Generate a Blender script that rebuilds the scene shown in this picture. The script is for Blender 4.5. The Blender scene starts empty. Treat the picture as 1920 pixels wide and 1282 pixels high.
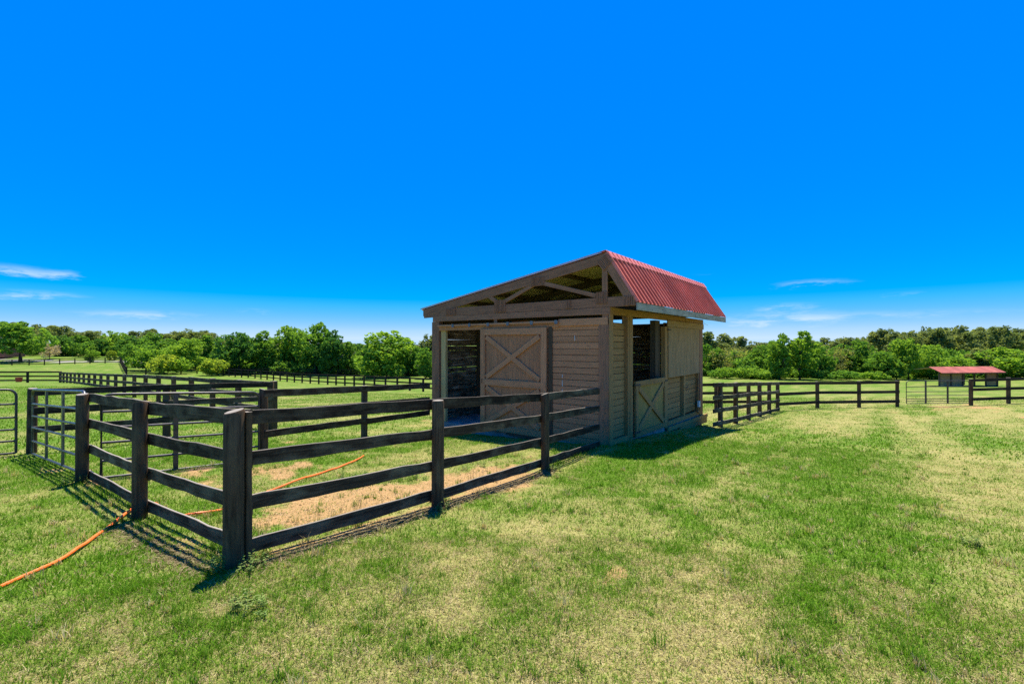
import bpy, math, random
import numpy as np
from mathutils import Vector, Matrix

random.seed(7)
rng = np.random.default_rng(11)
sc = bpy.context.scene
C = bpy.context.collection

# ------------------------------------------------------------------ camera, sky, sun, exposure
EYE = 2.0
cam_d = bpy.data.cameras.new("camera")
cam_d.sensor_width = 36.0
cam_d.lens = 16.125
cam_d.clip_end = 4000.0
cam = bpy.data.objects.new("camera", cam_d)
cam.location = (0, 0, EYE)
cam.rotation_euler = (math.radians(90.27), 0, 0)
C.objects.link(cam)
sc.camera = cam

SUN_EL, SUN_AZ = math.radians(72.0), math.radians(-1.5)      # azimuth measured clockwise from +Y
sun_d = bpy.data.lights.new("sun", 'SUN')
sun_d.energy = 4.2
sun_d.angle = math.radians(0.53)
sun_d.color = (1.0, 0.93, 0.82)
sun = bpy.data.objects.new("sun", sun_d)
sdir = Vector((math.sin(SUN_AZ) * math.cos(SUN_EL), math.cos(SUN_AZ) * math.cos(SUN_EL), math.sin(SUN_EL)))
sun.rotation_euler = sdir.to_track_quat('Z', 'Y').to_euler()
C.objects.link(sun)

world = bpy.data.worlds.new("World")
sc.world = world
world.use_nodes = True
wn, wl = world.node_tree.nodes, world.node_tree.links
wn.clear()
w_out = wn.new("ShaderNodeOutputWorld")
w_bg = wn.new("ShaderNodeBackground")
w_bg.inputs[1].default_value = 0.13
sky = wn.new("ShaderNodeTexSky")
sky.sky_type = 'NISHITA'
sky.sun_disc = False
sky.sun_elevation = SUN_EL
sky.sun_rotation = SUN_AZ
sky.altitude = 0
sky.air_density = 1.0
sky.dust_density = 0.0
sky.ozone_density = 10.0
# the photograph's deep, polarised blue: same hue, fuller saturation, flatter brightness over the whole dome
shsv = wn.new("ShaderNodeSeparateColor"); shsv.mode = 'HSV'
chsv = wn.new("ShaderNodeCombineColor"); chsv.mode = 'HSV'
wl.new(sky.outputs[0], shsv.inputs[0])


def wmath(op, a, b=None, c=None):
    n = wn.new("ShaderNodeMath")
    n.operation = op
    for i, v in enumerate((a, b, c)):
        if v is None:
            continue
        if isinstance(v, (int, float)):
            n.inputs[i].default_value = v
        else:
            wl.new(v, n.inputs[i])
    return n.outputs[0]


wl.new(wmath('MAXIMUM', wmath('ADD', shsv.outputs[0], 0.010), 0.590), chsv.inputs[0])
wl.new(wmath('MINIMUM', wmath('MULTIPLY', wmath('SQRT', shsv.outputs[1]), 1.30), 1.0), chsv.inputs[1])
wl.new(wmath('MULTIPLY', wmath('POWER', shsv.outputs[2], 0.06), 3.12), chsv.inputs[2])
# thin fair-weather wisps low above the horizon, placed by compass bearing and height
tc = wn.new("ShaderNodeTexCoord")
sep = wn.new("ShaderNodeSeparateXYZ")
wl.new(tc.outputs['Generated'], sep.inputs[0])


az = wmath('ARCTAN2', sep.outputs[0], sep.outputs[1])
el = wmath('ARCSINE', sep.outputs[2])
cmb = wn.new("ShaderNodeCombineXYZ")
wl.new(wmath('MULTIPLY', az, 9.0), cmb.inputs[0])
wl.new(wmath('MULTIPLY', el, 42.0), cmb.inputs[1])
cn = wn.new("ShaderNodeTexNoise")
cn.inputs['Scale'].default_value = 1.6
cn.inputs['Detail'].default_value = 9.0
cn.inputs['Roughness'].default_value = 0.68
wl.new(cmb.outputs[0], cn.inputs['Vector'])
warp_el = wmath('ADD', el, wmath('MULTIPLY', wmath('SUBTRACT', cn.outputs[0], 0.5), 0.035))
mask = None
for ca, ce, ra, re, amp in [(-47.5, 6.2, 2.6, .50, .75), (-44.2, 6.25, 1.0, .32, .5), (-45.8, 4.3, 2.9, .40, .65),
                            (-38.7, 2.95, 4.6, .42, .65), (-29.3, 3.6, 1.7, .34, .5), (33.0, 6.4, 3.2, .38, .6),
                            (31.0, 4.1, 3.0, .45, .5), (30.0, 2.7, 6.0, .75, .70), (42.0, 2.9, 7.5, .55, .35),
                            (41.0, 4.9, 3.0, .25, .3), (22.0, 8.0, 4.0, .25, .22), (-47.0, 1.9, 6.0, .5, .25),
                            (62.0, 5.5, 6.0, .5, .6), (-66.0, 4.0, 6.0, .6, .6), (95.0, 5.0, 8.0, .7, .6), (-100.0, 5.0, 8.0, .7, .6),
                            (150.0, 5.5, 8.0, .6, .6), (-150.0, 4.5, 8.0, .6, .6)]:
    dx = wmath('DIVIDE', wmath('SUBTRACT', az, math.radians(ca)), math.radians(ra))
    dy = wmath('DIVIDE', wmath('SUBTRACT', warp_el, math.radians(ce)), math.radians(re))
    r2 = wmath('ADD', wmath('MULTIPLY', dx, dx), wmath('MULTIPLY', dy, dy))
    g = wmath('MULTIPLY', wmath('EXPONENT', wmath('MULTIPLY', r2, -0.7)), amp)
    mask = g if mask is None else wmath('ADD', mask, g)
cl = wn.new("ShaderNodeMapRange")
cl.inputs['From Min'].default_value = 0.30
cl.inputs['From Max'].default_value = 0.72
wl.new(cn.outputs[0], cl.inputs['Value'])
cs = wn.new("ShaderNodeMapRange")
cs.interpolation_type = 'SMOOTHSTEP'
cs.inputs['From Min'].default_value = 0.08
cs.inputs['From Max'].default_value = 0.62
cs.inputs['To Max'].default_value = 0.72
wl.new(wmath('MULTIPLY', mask, cl.outputs[0]), cs.inputs['Value'])
cfac = cs.outputs[0]
mixc = wn.new("ShaderNodeMix")
mixc.data_type = 'RGBA'
wl.new(cfac, mixc.inputs['Factor'])
wl.new(chsv.outputs[0], mixc.inputs[6])
mixc.inputs[7].default_value = (2.3, 2.9, 3.4, 1)
wl.new(mixc.outputs[2], w_bg.inputs[0])
wl.new(w_bg.outputs[0], w_out.inputs[0])

sc.view_settings.view_transform = 'Standard'
sc.view_settings.look = 'None'
sc.view_settings.exposure = 1.2
sc.view_settings.gamma = 1.0
sc.view_settings.use_curve_mapping = False
sc.cycles.max_bounces = 6
sc.cycles.transparent_max_bounces = 4
sc.cycles.use_denoising = False


# ------------------------------------------------------------------ numpy helpers
def vnoise(x, y, seed=0):
    xi = np.floor(x).astype(np.int64); yi = np.floor(y).astype(np.int64)
    fx = x - xi; fy = y - yi
    fx = fx * fx * (3 - 2 * fx); fy = fy * fy * (3 - 2 * fy)

    def h(a, b):
        n = (a * 374761393 + b * 668265263 + seed * 974711) & 0xffffffff
        n = ((n ^ (n >> 13)) * 1274126177) & 0xffffffff
        n = (n ^ (n >> 16)) & 0xffff
        return n / 65535.0
    return (h(xi, yi) * (1 - fx) + h(xi + 1, yi) * fx) * (1 - fy) + (h(xi, yi + 1) * (1 - fx) + h(xi + 1, yi + 1) * fx) * fy


def fbm(x, y, seed=0, oct=4):
    s = 0; a = .5; t = 0
    for i in range(oct):
        s = s + a * vnoise(x, y, seed + i * 17); t += a
        x = x * 2.03 + 3.1; y = y * 2.03 + 1.7; a *= .55
    return s / t


def sstep(a, b, x):
    t = np.clip((x - a) / (b - a), 0, 1)
    return t * t * (3 - 2 * t)


CTRL = np.array([
    (0, 0, .14), (0, 2.6, .08), (-2.47, 4.15, 0), (-.98, 6.05, -.146), (.604, 8.35, -.29), (2.2, 10.4, -.31),
    (-4.54, 5.6, -.116), (-6.74, 7.2, -.15), (-10.4, 9.87, -.353), (-5, 9.2, -.31), (-3.8, 11.8, -.47), (-6.9, 13.1, -.47),
    (-2.4, 14.1, -.64), (3.2, 11.6, -.37), (4.4, 13.2, -.50), (6.6, 15.9, -.80), (12.9, 22.3, -1.24), (16.1, 24.2, -1.37), (20.4, 24.3, -1.32), (24.3, 24.3, -1.25),
    (28.6, 24.6, -1.1), (5, 5, -.05), (6, 9, -.30), (10, 10, -.42), (15, 15, -.78), (18, 10, -.45), (8, 2, .08), (-8, 3, .06), (-10, 6, -.12),
    (-15, 19.6, -.7), (-28, 30, -.80), (-20, 12, -.3), (-36, 38, -1.25), (-44, 44.7, -1.75), (-48, 44, -1.7), (-58, 42, -1.6), (-14, 30, -1.45),
    (-8.9, 46, -2.76), (-24.1, 60, -3.3), (-31.3, 66, -3.5), (-42, 75, -3.6), (-55, 85, -3.6), (-43, 92, -3.8), (-64, 92, -3.0),
    (-75, 70, -2.4), (-100, 95, -2.4), (-82, 95, -2.0), (-112, 107, -1.8), (-130, 150, -.4), (-90, 135, -1.2), (-60, 150, -2.5), (0, 100, -4.0), (0, 150, -3.8),
    (60, 80, -4.2), (64, 65, -4.0), (45, 50, -3.0), (20, 45, -2.9), (100, 95, -4.3), (40, 130, -4.6), (140, 140, -3.4), (-250, 250, 2), (0, 300, -3), (250, 250, -2),
    (0, -20, .35), (35, -20, .3), (-35, -20, .3), (45, 8, -.55), (-45, 10, -.1), (90, 20, -1.5), (-90, 20, -.8), (500, 0, -2), (-500, 0, 0), (0, 700, -3), (0, -500, 1), (600, 600, -2), (-600, 600, 2)],
    dtype=float)


def _tps_k(d2):
    return 0.5 * d2 * np.log(np.maximum(d2, 1e-9))


def _tps_fit(P, S=100.0, lam=2e-5):
    xy = P[:, :2] / S; n = len(P)
    K = _tps_k(((xy[:, None] - xy[None]) ** 2).sum(-1)) + lam * np.eye(n)
    Q = np.hstack([np.ones((n, 1)), xy])
    A = np.block([[K, Q], [Q.T, np.zeros((3, 3))]])
    return np.linalg.solve(A, np.concatenate([P[:, 2], np.zeros(3)]))


_W = _tps_fit(CTRL)


def ground_z(x, y):
    x = np.atleast_1d(np.asarray(x, float)); y = np.atleast_1d(np.asarray(y, float))
    out = np.empty(len(x)); c = CTRL[:, :2] / 100.0
    for i in range(0, len(x), 60000):
        q = np.stack([x[i:i + 60000], y[i:i + 60000]], 1) / 100.0
        K = _tps_k(((q[:, None] - c[None]) ** 2).sum(-1))
        out[i:i + 60000] = K @ _W[:-3] + _W[-3] + q @ _W[-2:]
    return out


def gz(x, y):
    return float(ground_z([x], [y])[0])


BA = .898
BC = np.array([2.234, 10.40])
FU = np.array([-math.sin(BA), math.cos(BA)])
SV = np.array([math.cos(BA), math.sin(BA)])


def blob(x, y, cx, cy, r, p=2.0):
    return np.exp(-(((x - cx) ** 2 + (y - cy) ** 2) / (r * r)) ** (p / 2))


def seg_d(x, y, a, b):
    ax, ay = a; bx, by = b
    t = np.clip(((x - ax) * (bx - ax) + (y - ay) * (by - ay)) / ((bx - ax) ** 2 + (by - ay) ** 2), 0, 1)
    return np.hypot(x - ax - t * (bx - ax), y - ay - t * (by - ay))


def dryness(x, y):
    """0 lush green .. 1 straw coloured sward"""
    n1 = fbm(x * .42 + 5, y * .42, 1, 4)
    n2 = fbm(x * 2.4, y * 2.4, 5, 4)
    # mower streaks running away to the right
    s = (x * SV[1] - y * SV[0])
    n3 = .6 * vnoise(s * 1.05, (x * SV[0] + y * SV[1]) * .10, 9) + .4 * vnoise(s * 2.6 + 7, (x * SV[0] + y * SV[1]) * .25, 19)
    d = .26 * n1 + .46 * n2 + .46 * n3 - .06
    d = d + .05 * sstep(4, 15, x) + .12 * sstep(3.8, 2.0, y) * sstep(-5, 0, x)
    d = d - .005 - .16 * sstep(-1.5, -5, x) * sstep(20, 12, y)
    d = d - .22 * blob(x, y, 2.6, 8.2, 1.5) - .25 * blob(x, y, 4.6, 10.2, 1.9) - .12 * blob(x, y, 3.5, 4.7, .9) - .10 * blob(x, y, 1.7, 6.4, 1.2)
    d = d - .18 * blob(x, y, 8.0, 13.5, 2.5) - .2 * blob(x, y, -24, 25, 9)
    d = d - .06 * sstep(22, 45, np.hypot(x, y))
    k = np.clip((d - .35) / .36, 0, 1)
    far = sstep(25, 60, np.hypot(x, y))
    return np.clip(.04 + .88 * k - far * (.04 + .36 * k), 0, 1)


def bareness(x, y):
    """0 sward .. 1 bare sandy earth"""
    n = fbm(x * .9, y * .9, 21, 4); n2 = fbm(x * 3.1, y * 3.1, 25, 3)
    uu = (x - BC[0]) * FU[0] + (y - BC[1]) * FU[1]; vv = (x - BC[0]) * SV[0] + (y - BC[1]) * SV[1]
    b = 0.85 * blob(x, y, -1.7, 6.3, 1.15) + .85 * blob(x, y, -.5, 7.6, 1.1) + .70 * blob(x, y, -2.7, 5.7, .9) + .45 * blob(x, y, .6, 9.3, 1.0)
    b = b + .55 * blob(x, y, -5.0, 7.7, 1.3) + .45 * blob(x, y, -7.2, 8.6, 1.1) + .35 * blob(x, y, -3.6, 8.3, 1.4)
    inpen = sstep(.0, .25, (uu)) * sstep(.1, -.15, vv)
    b = b * (0.25 + .75 * inpen)
    b = b + .6 * np.exp(-(seg_d(x, y, (14, 23.2), (30, 23.2)) / 1.2) ** 2) * sstep(.35, .6, fbm(x * .35, y * .5, 31, 3))
    b = b + .30 * blob(x, y, 19, 19.5, 3.2) + .30 * blob(x, y, 25, 20.5, 3.5) + .45 * sstep(.76, .90, vnoise(x * 1.25, y * 1.25, 77))
    # worn strip beneath the rails of the small pen
    b = b + .75 * np.exp(-(seg_d(x, y, (-2.47, 4.10), (.7, 8.4)) / .17) ** 2) + .35 * np.exp(-(seg_d(x, y, (-2.5, 4.05), (-4.9, 5.85)) / .20) ** 2)
    b = b + .5 * blob(x, y, 3.6, 11.3, .7) + .4 * blob(x, y, 4.9, 12.7, .8)
    b = b * (.55 + .9 * n)
    return np.clip(sstep(.24, 1.0, b + .85 * (n2 - .5)), 0, 1)


# ------------------------------------------------------------------ materials
def new_mat(name):
    m = bpy.data.materials.new(name)
    m.use_nodes = True
    nt = m.node_tree
    nt.nodes.clear()
    out = nt.nodes.new("ShaderNodeOutputMaterial")
    b = nt.nodes.new("ShaderNodeBsdfPrincipled")
    nt.links.new(b.outputs[0], out.inputs[0])
    return m, nt, b, out


def nd(nt, kind, **kw):
    n = nt.nodes.new("ShaderNode" + kind)
    for k, v in kw.items():
        if k in n.inputs:
            n.inputs[k].default_value = v
        else:
            setattr(n, k, v)
    return n


def ramp(nt, src, stops):
    r = nt.nodes.new("ShaderNodeValToRGB")
    e = r.color_ramp.elements
    while len(e) < len(stops):
        e.new(0.5)
    for el_, (p, c) in zip(e, stops):
        el_.position = p
        el_.color = (*c, 1) if len(c) == 3 else c
    nt.links.new(src, r.inputs[0])
    return r.outputs[0]


def mixrgb(nt, fac, a, b, mode='MIX'):
    n = nt.nodes.new("ShaderNodeMix")
    n.data_type = 'RGBA'
    n.blend_type = mode
    for sock, v in ((n.inputs[0], fac), (n.inputs[6], a), (n.inputs[7], b)):
        if isinstance(v, (int, float)):
            sock.default_value = v
        elif isinstance(v, tuple):
            sock.default_value = (*v, 1) if len(v) == 3 else v
        else:
            nt.links.new(v, sock)
    return n.outputs[2]


def wood_mat(name, c_lo, c_mid, c_hi, rough=.75, patch=None, patch_amt=.5, bump=.35, vary=.25, grain=34.0, spec=.3, lit_top=None, knots=.0, mud=None):
    """grain runs along the mesh attribute 'bc' (metres along, across, per-board seed)"""
    m, nt, b, out = new_mat(name)
    at = nd(nt, "Attribute", attribute_name="bc")
    sp = nd(nt, "SeparateXYZ")
    nt.links.new(at.outputs['Vector'], sp.inputs[0])
    mp = nd(nt, "VectorMath", operation='MULTIPLY')
    mp.inputs[1].default_value = (1.6, grain, 7.3)
    nt.links.new(at.outputs['Vector'], mp.inputs[0])
    n1 = nd(nt, "TexNoise", Scale=1.0, Detail=5.0, Roughness=.65, Distortion=.4)
    nt.links.new(mp.outputs[0], n1.inputs['Vector'])
    mp2 = nd(nt, "VectorMath", operation='MULTIPLY')
    mp2.inputs[1].default_value = (3.0, 6.0, 11.1)
    nt.links.new(at.outputs['Vector'], mp2.inputs[0])
    n2 = nd(nt, "TexNoise", Scale=1.0, Detail=4.0, Roughness=.6)
    nt.links.new(mp2.outputs[0], n2.inputs['Vector'])
    col = ramp(nt, n1.outputs[0], [(.30, c_lo), (.5, c_mid), (.72, c_hi)])
    if patch is not None:
        f = ramp(nt, n2.outputs[0], [(.46, (0, 0, 0)), (.66, (patch_amt,) * 3)])
        col = mixrgb(nt, f, col, patch)
    if knots > 0:
        mk = nd(nt, "VectorMath", operation='MULTIPLY'); mk.inputs[1].default_value = (2.1, 7.0, 5.3)
        nt.links.new(at.outputs['Vector'], mk.inputs[0])
        vo = nd(nt, "TexVoronoi", Scale=1.0); nt.links.new(mk.outputs[0], vo.inputs['Vector'])
        kf = ramp(nt, vo.outputs['Distance'], [(.05, (knots,) * 3), (.13, (0, 0, 0))])
        col = mixrgb(nt, kf, col, tuple(c_ * .35 for c_ in c_lo))
    if mud is not None:
        tcm = nd(nt, "TexCoord"); sm = nd(nt, "SeparateXYZ"); nt.links.new(tcm.outputs['Object'], sm.inputs[0])
        nm = nd(nt, "TexNoise", Scale=2.6, Detail=7.0, Roughness=.7); nt.links.new(tcm.outputs['Object'], nm.inputs['Vector'])
        ma = nd(nt, "Math", operation='MULTIPLY_ADD'); nt.links.new(nm.outputs[0], ma.inputs[0]); ma.inputs[1].default_value = -1.5
        nt.links.new(sm.outputs[2], ma.inputs[2])
        ms = nd(nt, "Math", operation='ADD'); nt.links.new(ma.outputs[0], ms.inputs[0]); ms.inputs[1].default_value = .62
        mf = ramp(nt, ms.outputs[0], [(.0, (.65,) * 3), (.55, (0, 0, 0))])
        col = mixrgb(nt, mf, col, mud)
    if lit_top is not None:
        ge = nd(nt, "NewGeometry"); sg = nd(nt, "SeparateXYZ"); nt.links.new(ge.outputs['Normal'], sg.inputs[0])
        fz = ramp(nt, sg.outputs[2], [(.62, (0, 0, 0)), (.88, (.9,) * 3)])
        col = mixrgb(nt, fz, col, lit_top)  # up-facing faces paler: sunlit top edges painted in, along with weathered grey
    # board to board variation from the seed
    wv = nd(nt, "TexWhiteNoise", noise_dimensions='1D')
    nt.links.new(sp.outputs[2], wv.inputs['W'])
    mr = nd(nt, "MapRange")
    mr.inputs['To Min'].default_value = 1 - vary
    mr.inputs['To Max'].default_value = 1 + vary
    nt.links.new(wv.outputs['Value'], mr.inputs['Value'])
    hv = nd(nt, "HueSaturation")
    nt.links.new(col, hv.inputs['Color'])
    nt.links.new(mr.outputs[0], hv.inputs['Value'])
    nt.links.new(hv.outputs[0], b.inputs['Base Color'])
    b.inputs['Roughness'].default_value = rough
    b.inputs['Specular IOR Level'].default_value = spec
    bp = nd(nt, "Bump", Strength=bump, Distance=.006)
    nt.links.new(n1.outputs[0], bp.inputs['Height'])
    nt.links.new(bp.outputs[0], b.inputs['Normal'])
    return m


def paint_mat(name, col, rough=.5, metal=0.0, vary=.06, spec=.5, scale=3.0, dirt=None):
    m, nt, b, out = new_mat(name)
    tcn = nd(nt, "TexCoord")
    n = nd(nt, "TexNoise", Scale=scale, Detail=6.0, Roughness=.65)
    nt.links.new(tcn.outputs['Object'], n.inputs['Vector'])
    lo = tuple(c * (1 - vary * 2) for c in col); hi = tuple(min(1, c * (1 + vary * 2)) for c in col)
    c = ramp(nt, n.outputs[0], [(.3, lo), (.7, hi)])
    if dirt is not None:
        n2 = nd(nt, "TexNoise", Scale=scale * 4, Detail=5.0, Roughness=.7)
        nt.links.new(tcn.outputs['Object'], n2.inputs['Vector'])
        c = mixrgb(nt, ramp(nt, n2.outputs[0], [(.5, (0, 0, 0)), (.72, (.55,) * 3)]), c, dirt)
    oi = nd(nt, "ObjectInfo"); mr = nd(nt, "MapRange"); mr.inputs['To Min'].default_value = 1 - vary; mr.inputs['To Max'].default_value = 1 + vary
    nt.links.new(oi.outputs['Random'], mr.inputs['Value'])
    hv = nd(nt, "HueSaturation"); nt.links.new(c, hv.inputs['Color']); nt.links.new(mr.outputs[0], hv.inputs['Value'])
    nt.links.new(hv.outputs[0], b.inputs['Base Color'])
    b.inputs['Roughness'].default_value = rough
    b.inputs['Metallic'].default_value = metal
    b.inputs['Specular IOR Level'].default_value = spec
    return m


def leaf_mat(name, col, col2, trans=.30):
    m, nt, b, out = new_mat(name)
    nt.nodes.remove(b)
    at = nd(nt, "Attribute", attribute_name="lc")
    oi = nd(nt, "ObjectInfo")
    f = nd(nt, "Math", operation='MULTIPLY_ADD')
    nt.links.new(oi.outputs['Random'], f.inputs[0])
    f.inputs[1].default_value = .35
    nt.links.new(at.outputs['Fac'], f.inputs[2])
    c = mixrgb(nt, f.outputs[0], col, col2)
    d = nd(nt, "BsdfDiffuse"); t = nd(nt, "BsdfTranslucent")
    nt.links.new(c, d.inputs[0])
    c2 = mixrgb(nt, 1.0, c, (1.35, 1.25, .5), 'MULTIPLY')
    nt.links.new(c2, t.inputs[0])
    mx = nd(nt, "MixShader"); mx.inputs[0].default_value = trans
    nt.links.new(d.outputs[0], mx.inputs[1]); nt.links.new(t.outputs[0], mx.inputs[2])
    nt.links.new(mx.outputs[0], out.inputs[0])
    return m


M = {}
M['fence'] = wood_mat('stained_fence_wood', (.018, .0115, .007), (.055, .035, .021), (.130, .090, .055), rough=.75, patch=(.20, .155, .09), patch_amt=.6, bump=.7, vary=.40, spec=.08, lit_top=(.25, .225, .18))
M['post'] = wood_mat('stained_post_wood', (.035, .0205, .0115), (.088, .053, .029), (.145, .092, .050), rough=.75, patch=(.18, .13, .065), patch_amt=.4, bump=.55, vary=.25, grain=26, spec=.08, lit_top=(.27, .24, .19))
M['farfence'] = wood_mat('far_fence_wood', (.018, .013, .0095), (.036, .027, .020), (.07, .053, .04), rough=.8, bump=.2, vary=.3, spec=.06)
M['barn'] = wood_mat('brown_barn_paint', (.41, .176, .086), (.515, .226, .112), (.59, .265, .138), rough=.72, patch=(.37, .16, .08), patch_amt=.35, bump=.22, vary=.10, spec=.06, knots=.6, mud=(.30, .185, .085))
M['trim'] = wood_mat('brown_trim_paint', (.225, .102, .058), (.325, .147, .083), (.40, .186, .110), rough=.7, patch=(.20, .10, .063), patch_amt=.45, bump=.22, vary=.12, spec=.06, knots=.5, mud=(.26, .16, .075))
M['side'] = wood_mat('faded_olive_brown_paint', (.285, .142, .056), (.39, .200, .082), (.465, .248, .108), rough=.75, patch=(.29, .19, .078), patch_amt=.5, bump=.3, vary=.14, spec=.05, knots=.6, mud=(.30, .195, .08))
M['panel'] = wood_mat('shaded_door_panel_paint', (.345, .148, .073), (.425, .184, .092), (.48, .215, .112), rough=.75, patch=(.32, .155, .086), patch_amt=.35, bump=.2, vary=.04, grain=16, spec=.06, mud=(.29, .18, .085))  # barn paint darkened: shade behind frame and braces put into the panel colour
M['sidep'] = wood_mat('faded_door_panel_paint', (.31, .180, .056), (.40, .240, .078), (.47, .29, .105), rough=.8, patch=(.34, .23, .065), patch_amt=.5, bump=.25, vary=.05, grain=12, spec=.05, mud=(.30, .195, .08))
M['inner'] = wood_mat('weathered_inner_boards', (.07, .045, .028), (.27, .17, .105), (.66, .50, .36), rough=.9, patch=(.02, .013, .009), patch_amt=.85, bump=.6, vary=.35, grain=22, spec=.05)
M['dark'] = wood_mat('dark_post_wood', (.055, .037, .024), (.11, .075, .048), (.17, .118, .078), rough=.8, bump=.3, vary=.2, spec=.05)
M['tan'] = wood_mat('bare_pine_wood', (.40, .25, .10), (.54, .35, .15), (.62, .43, .21), rough=.8, bump=.25, vary=.12, spec=.06)
M['deck'] = wood_mat('roof_deck_plywood', (.64, .47, .20), (.76, .58, .27), (.82, .64, .33), rough=.85, patch=(.54, .42, .20), patch_amt=.4, bump=.15, vary=.12, grain=10, spec=.05)
M['fascia'] = wood_mat('weathered_grey_board', (.27, .235, .175), (.43, .38, .29), (.54, .49, .39), rough=.85, patch=(.18, .15, .11), patch_amt=.55, bump=.4, vary=.12, spec=.06, knots=.8)
M['ply'] = wood_mat('weathered_plywood', (.28, .160, .080), (.365, .218, .112), (.43, .265, .146), rough=.85, patch=(.25, .18, .095), patch_amt=.5, bump=.15, vary=.05, grain=9, spec=.05)
M['red'] = paint_mat('faded_red_metal', (.60, .150, .095), rough=.6, vary=.12, spec=.12, scale=1.2, dirt=(.47, .20, .15))
M['cap'] = paint_mat('red_ridge_metal', (.70, .20, .16), rough=.5, vary=.08, spec=.2, scale=1.5)
M['shedred'] = paint_mat('dull_red_shed_metal', (.36, .105, .075), rough=.6, vary=.14, spec=.12, scale=.8, dirt=(.34, .15, .12))
M['galv'] = paint_mat('galvanised_edge', (.55, .56, .57), rough=.35, metal=.7, vary=.1)
M['gate'] = paint_mat('grey_gate_tube', (.115, .118, .115), rough=.36, metal=.75, vary=.25, scale=9, dirt=(.06, .055, .05))
M['gated'] = paint_mat('dark_gate_tube', (.055, .050, .045), rough=.4, metal=.35, vary=.25, scale=9, dirt=(.09, .05, .03))
M['iron'] = paint_mat('bracket_steel', (.17, .17, .19), rough=.5, metal=.5, vary=.15, scale=20)
M['rust'] = paint_mat('rusty_iron', (.06, .035, .022), rough=.8, vary=.3, scale=30)
M['white'] = paint_mat('white_plastic', (.72, .72, .70), rough=.5, vary=.05)
M['hose'] = paint_mat('orange_hose_rubber', (.88, .165, .020), rough=.45, vary=.08, scale=4, dirt=(.70, .25, .08))
M['redpl'] = paint_mat('red_plastic', (.45, .02, .018), rough=.5)
M['brick'] = paint_mat('red_brick_far', (.30, .11, .08), rough=.9, vary=.2, scale=2)
M['shingle'] = paint_mat('grey_shingle_far', (.20, .16, .14), rough=.9, vary=.15)
M['glass'] = paint_mat('window_glass', (.06, .08, .10), rough=.1, vary=.05, spec=.8)
M['bark'] = paint_mat('tree_bark', (.095, .075, .058), rough=.95, vary=.3, scale=4, spec=.1)
M['slab'] = paint_mat('dusty_floor', (.30, .29, .275), rough=.95, vary=.2, scale=2.5, spec=.1)
M['lf_light'] = leaf_mat('leaf_light', (.095, .225, .028), (.245, .395, .055), .52)
M['lf_mid'] = leaf_mat('leaf_mid', (.060, .175, .030), (.180, .325, .052), .52)
M['lf_dark'] = leaf_mat('leaf_dark', (.036, .128, .032), (.120, .255, .054), .48)
M['lf_yel'] = leaf_mat('leaf_yellow', (.165, .265, .030), (.330, .420, .062), .52)
M['lf_pine'] = leaf_mat('leaf_pine', (.090, .148, .055), (.255, .305, .115), .5)
M['lf_grey'] = leaf_mat('leaf_grey', (.36, .30, .22), (.55, .47, .36), .4)
M['lf_bare'] = leaf_mat('leaf_olive', (.150, .185, .058), (.30, .32, .105), .48)

# ground: sward, straw and sand by the mesh attributes 'dry' and 'bare', broken up by fine noise
m, nt, b, out = new_mat('grass_ground')
M['ground'] = m
ad = nd(nt, "Attribute", attribute_name="dry"); ab = nd(nt, "Attribute", attribute_name="bare"); av = nd(nt, "Attribute", attribute_name="road")
tcn = nd(nt, "TexCoord")
na = nd(nt, "TexNoise", Scale=38.0, Detail=6.0, Roughness=.7); nt.links.new(tcn.outputs['Object'], na.inputs['Vector'])
nb = nd(nt, "TexNoise", Scale=5.0, Detail=6.0, Roughness=.65); nt.links.new(tcn.outputs['Object'], nb.inputs['Vector'])
nc = nd(nt, "TexNoise", Scale=.9, Detail=5.0, Roughness=.6); nt.links.new(tcn.outputs['Object'], nc.inputs['Vector'])
green = ramp(nt, na.outputs[0], [(.3, (.030, .075, .006)), (.55, (.105, .190, .016)), (.75, (.200, .270, .035))])
straw = ramp(nt, na.outputs[0], [(.3, (.150, .125, .034)), (.52, (.310, .275, .090)), (.75, (.480, .420, .170))])
sand = ramp(nt, na.outputs[0], [(.28, (.16, .092, .036)), (.48, (.35, .212, .085)), (.75, (.54, .37, .175))])
s1 = nd(nt, "Math", operation='MULTIPLY_ADD'); nt.links.new(nb.outputs[0], s1.inputs[0]); s1.inputs[1].default_value = 1.5; s1.inputs[2].default_value = -.75
s1b = nd(nt, "Math", operation='MULTIPLY_ADD'); nt.links.new(nc.outputs[0], s1b.inputs[0]); s1b.inputs[1].default_value = .9; nt.links.new(s1.outputs[0], s1b.inputs[2])
s2 = nd(nt, "Math", operation='ADD', use_clamp=True); nt.links.new(ad.outputs['Fac'], s2.inputs[0])
s2o = nd(nt, "Math", operation='SUBTRACT'); nt.links.new(s1b.outputs[0], s2o.inputs[0]); s2o.inputs[1].default_value = .45
nt.links.new(s2o.outputs[0], s2.inputs[1])
cgs = mixrgb(nt, s2.outputs[0], green, straw)
s3 = nd(nt, "Math", operation='MULTIPLY_ADD', use_clamp=True); nt.links.new(nb.outputs[0], s3.inputs[0]); s3.inputs[1].default_value = 1.0
s3b = nd(nt, "Math", operation='SUBTRACT'); nt.links.new(ab.outputs['Fac'], s3b.inputs[0]); s3b.inputs[1].default_value = .5
nt.links.new(s3b.outputs[0], s3.inputs[2])
bfac = ramp(nt, s3.outputs[0], [(.30, (0, 0, 0)), (.72, (1, 1, 1))])
cg = mixrgb(nt, bfac, cgs, sand)
cg = mixrgb(nt, av.outputs['Fac'], cg, (.36, .33, .30))
nt.links.new(cg, b.inputs['Base Color'])
b.inputs['Roughness'].default_value = .95
b.inputs['Specular IOR Level'].default_value = .08
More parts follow.
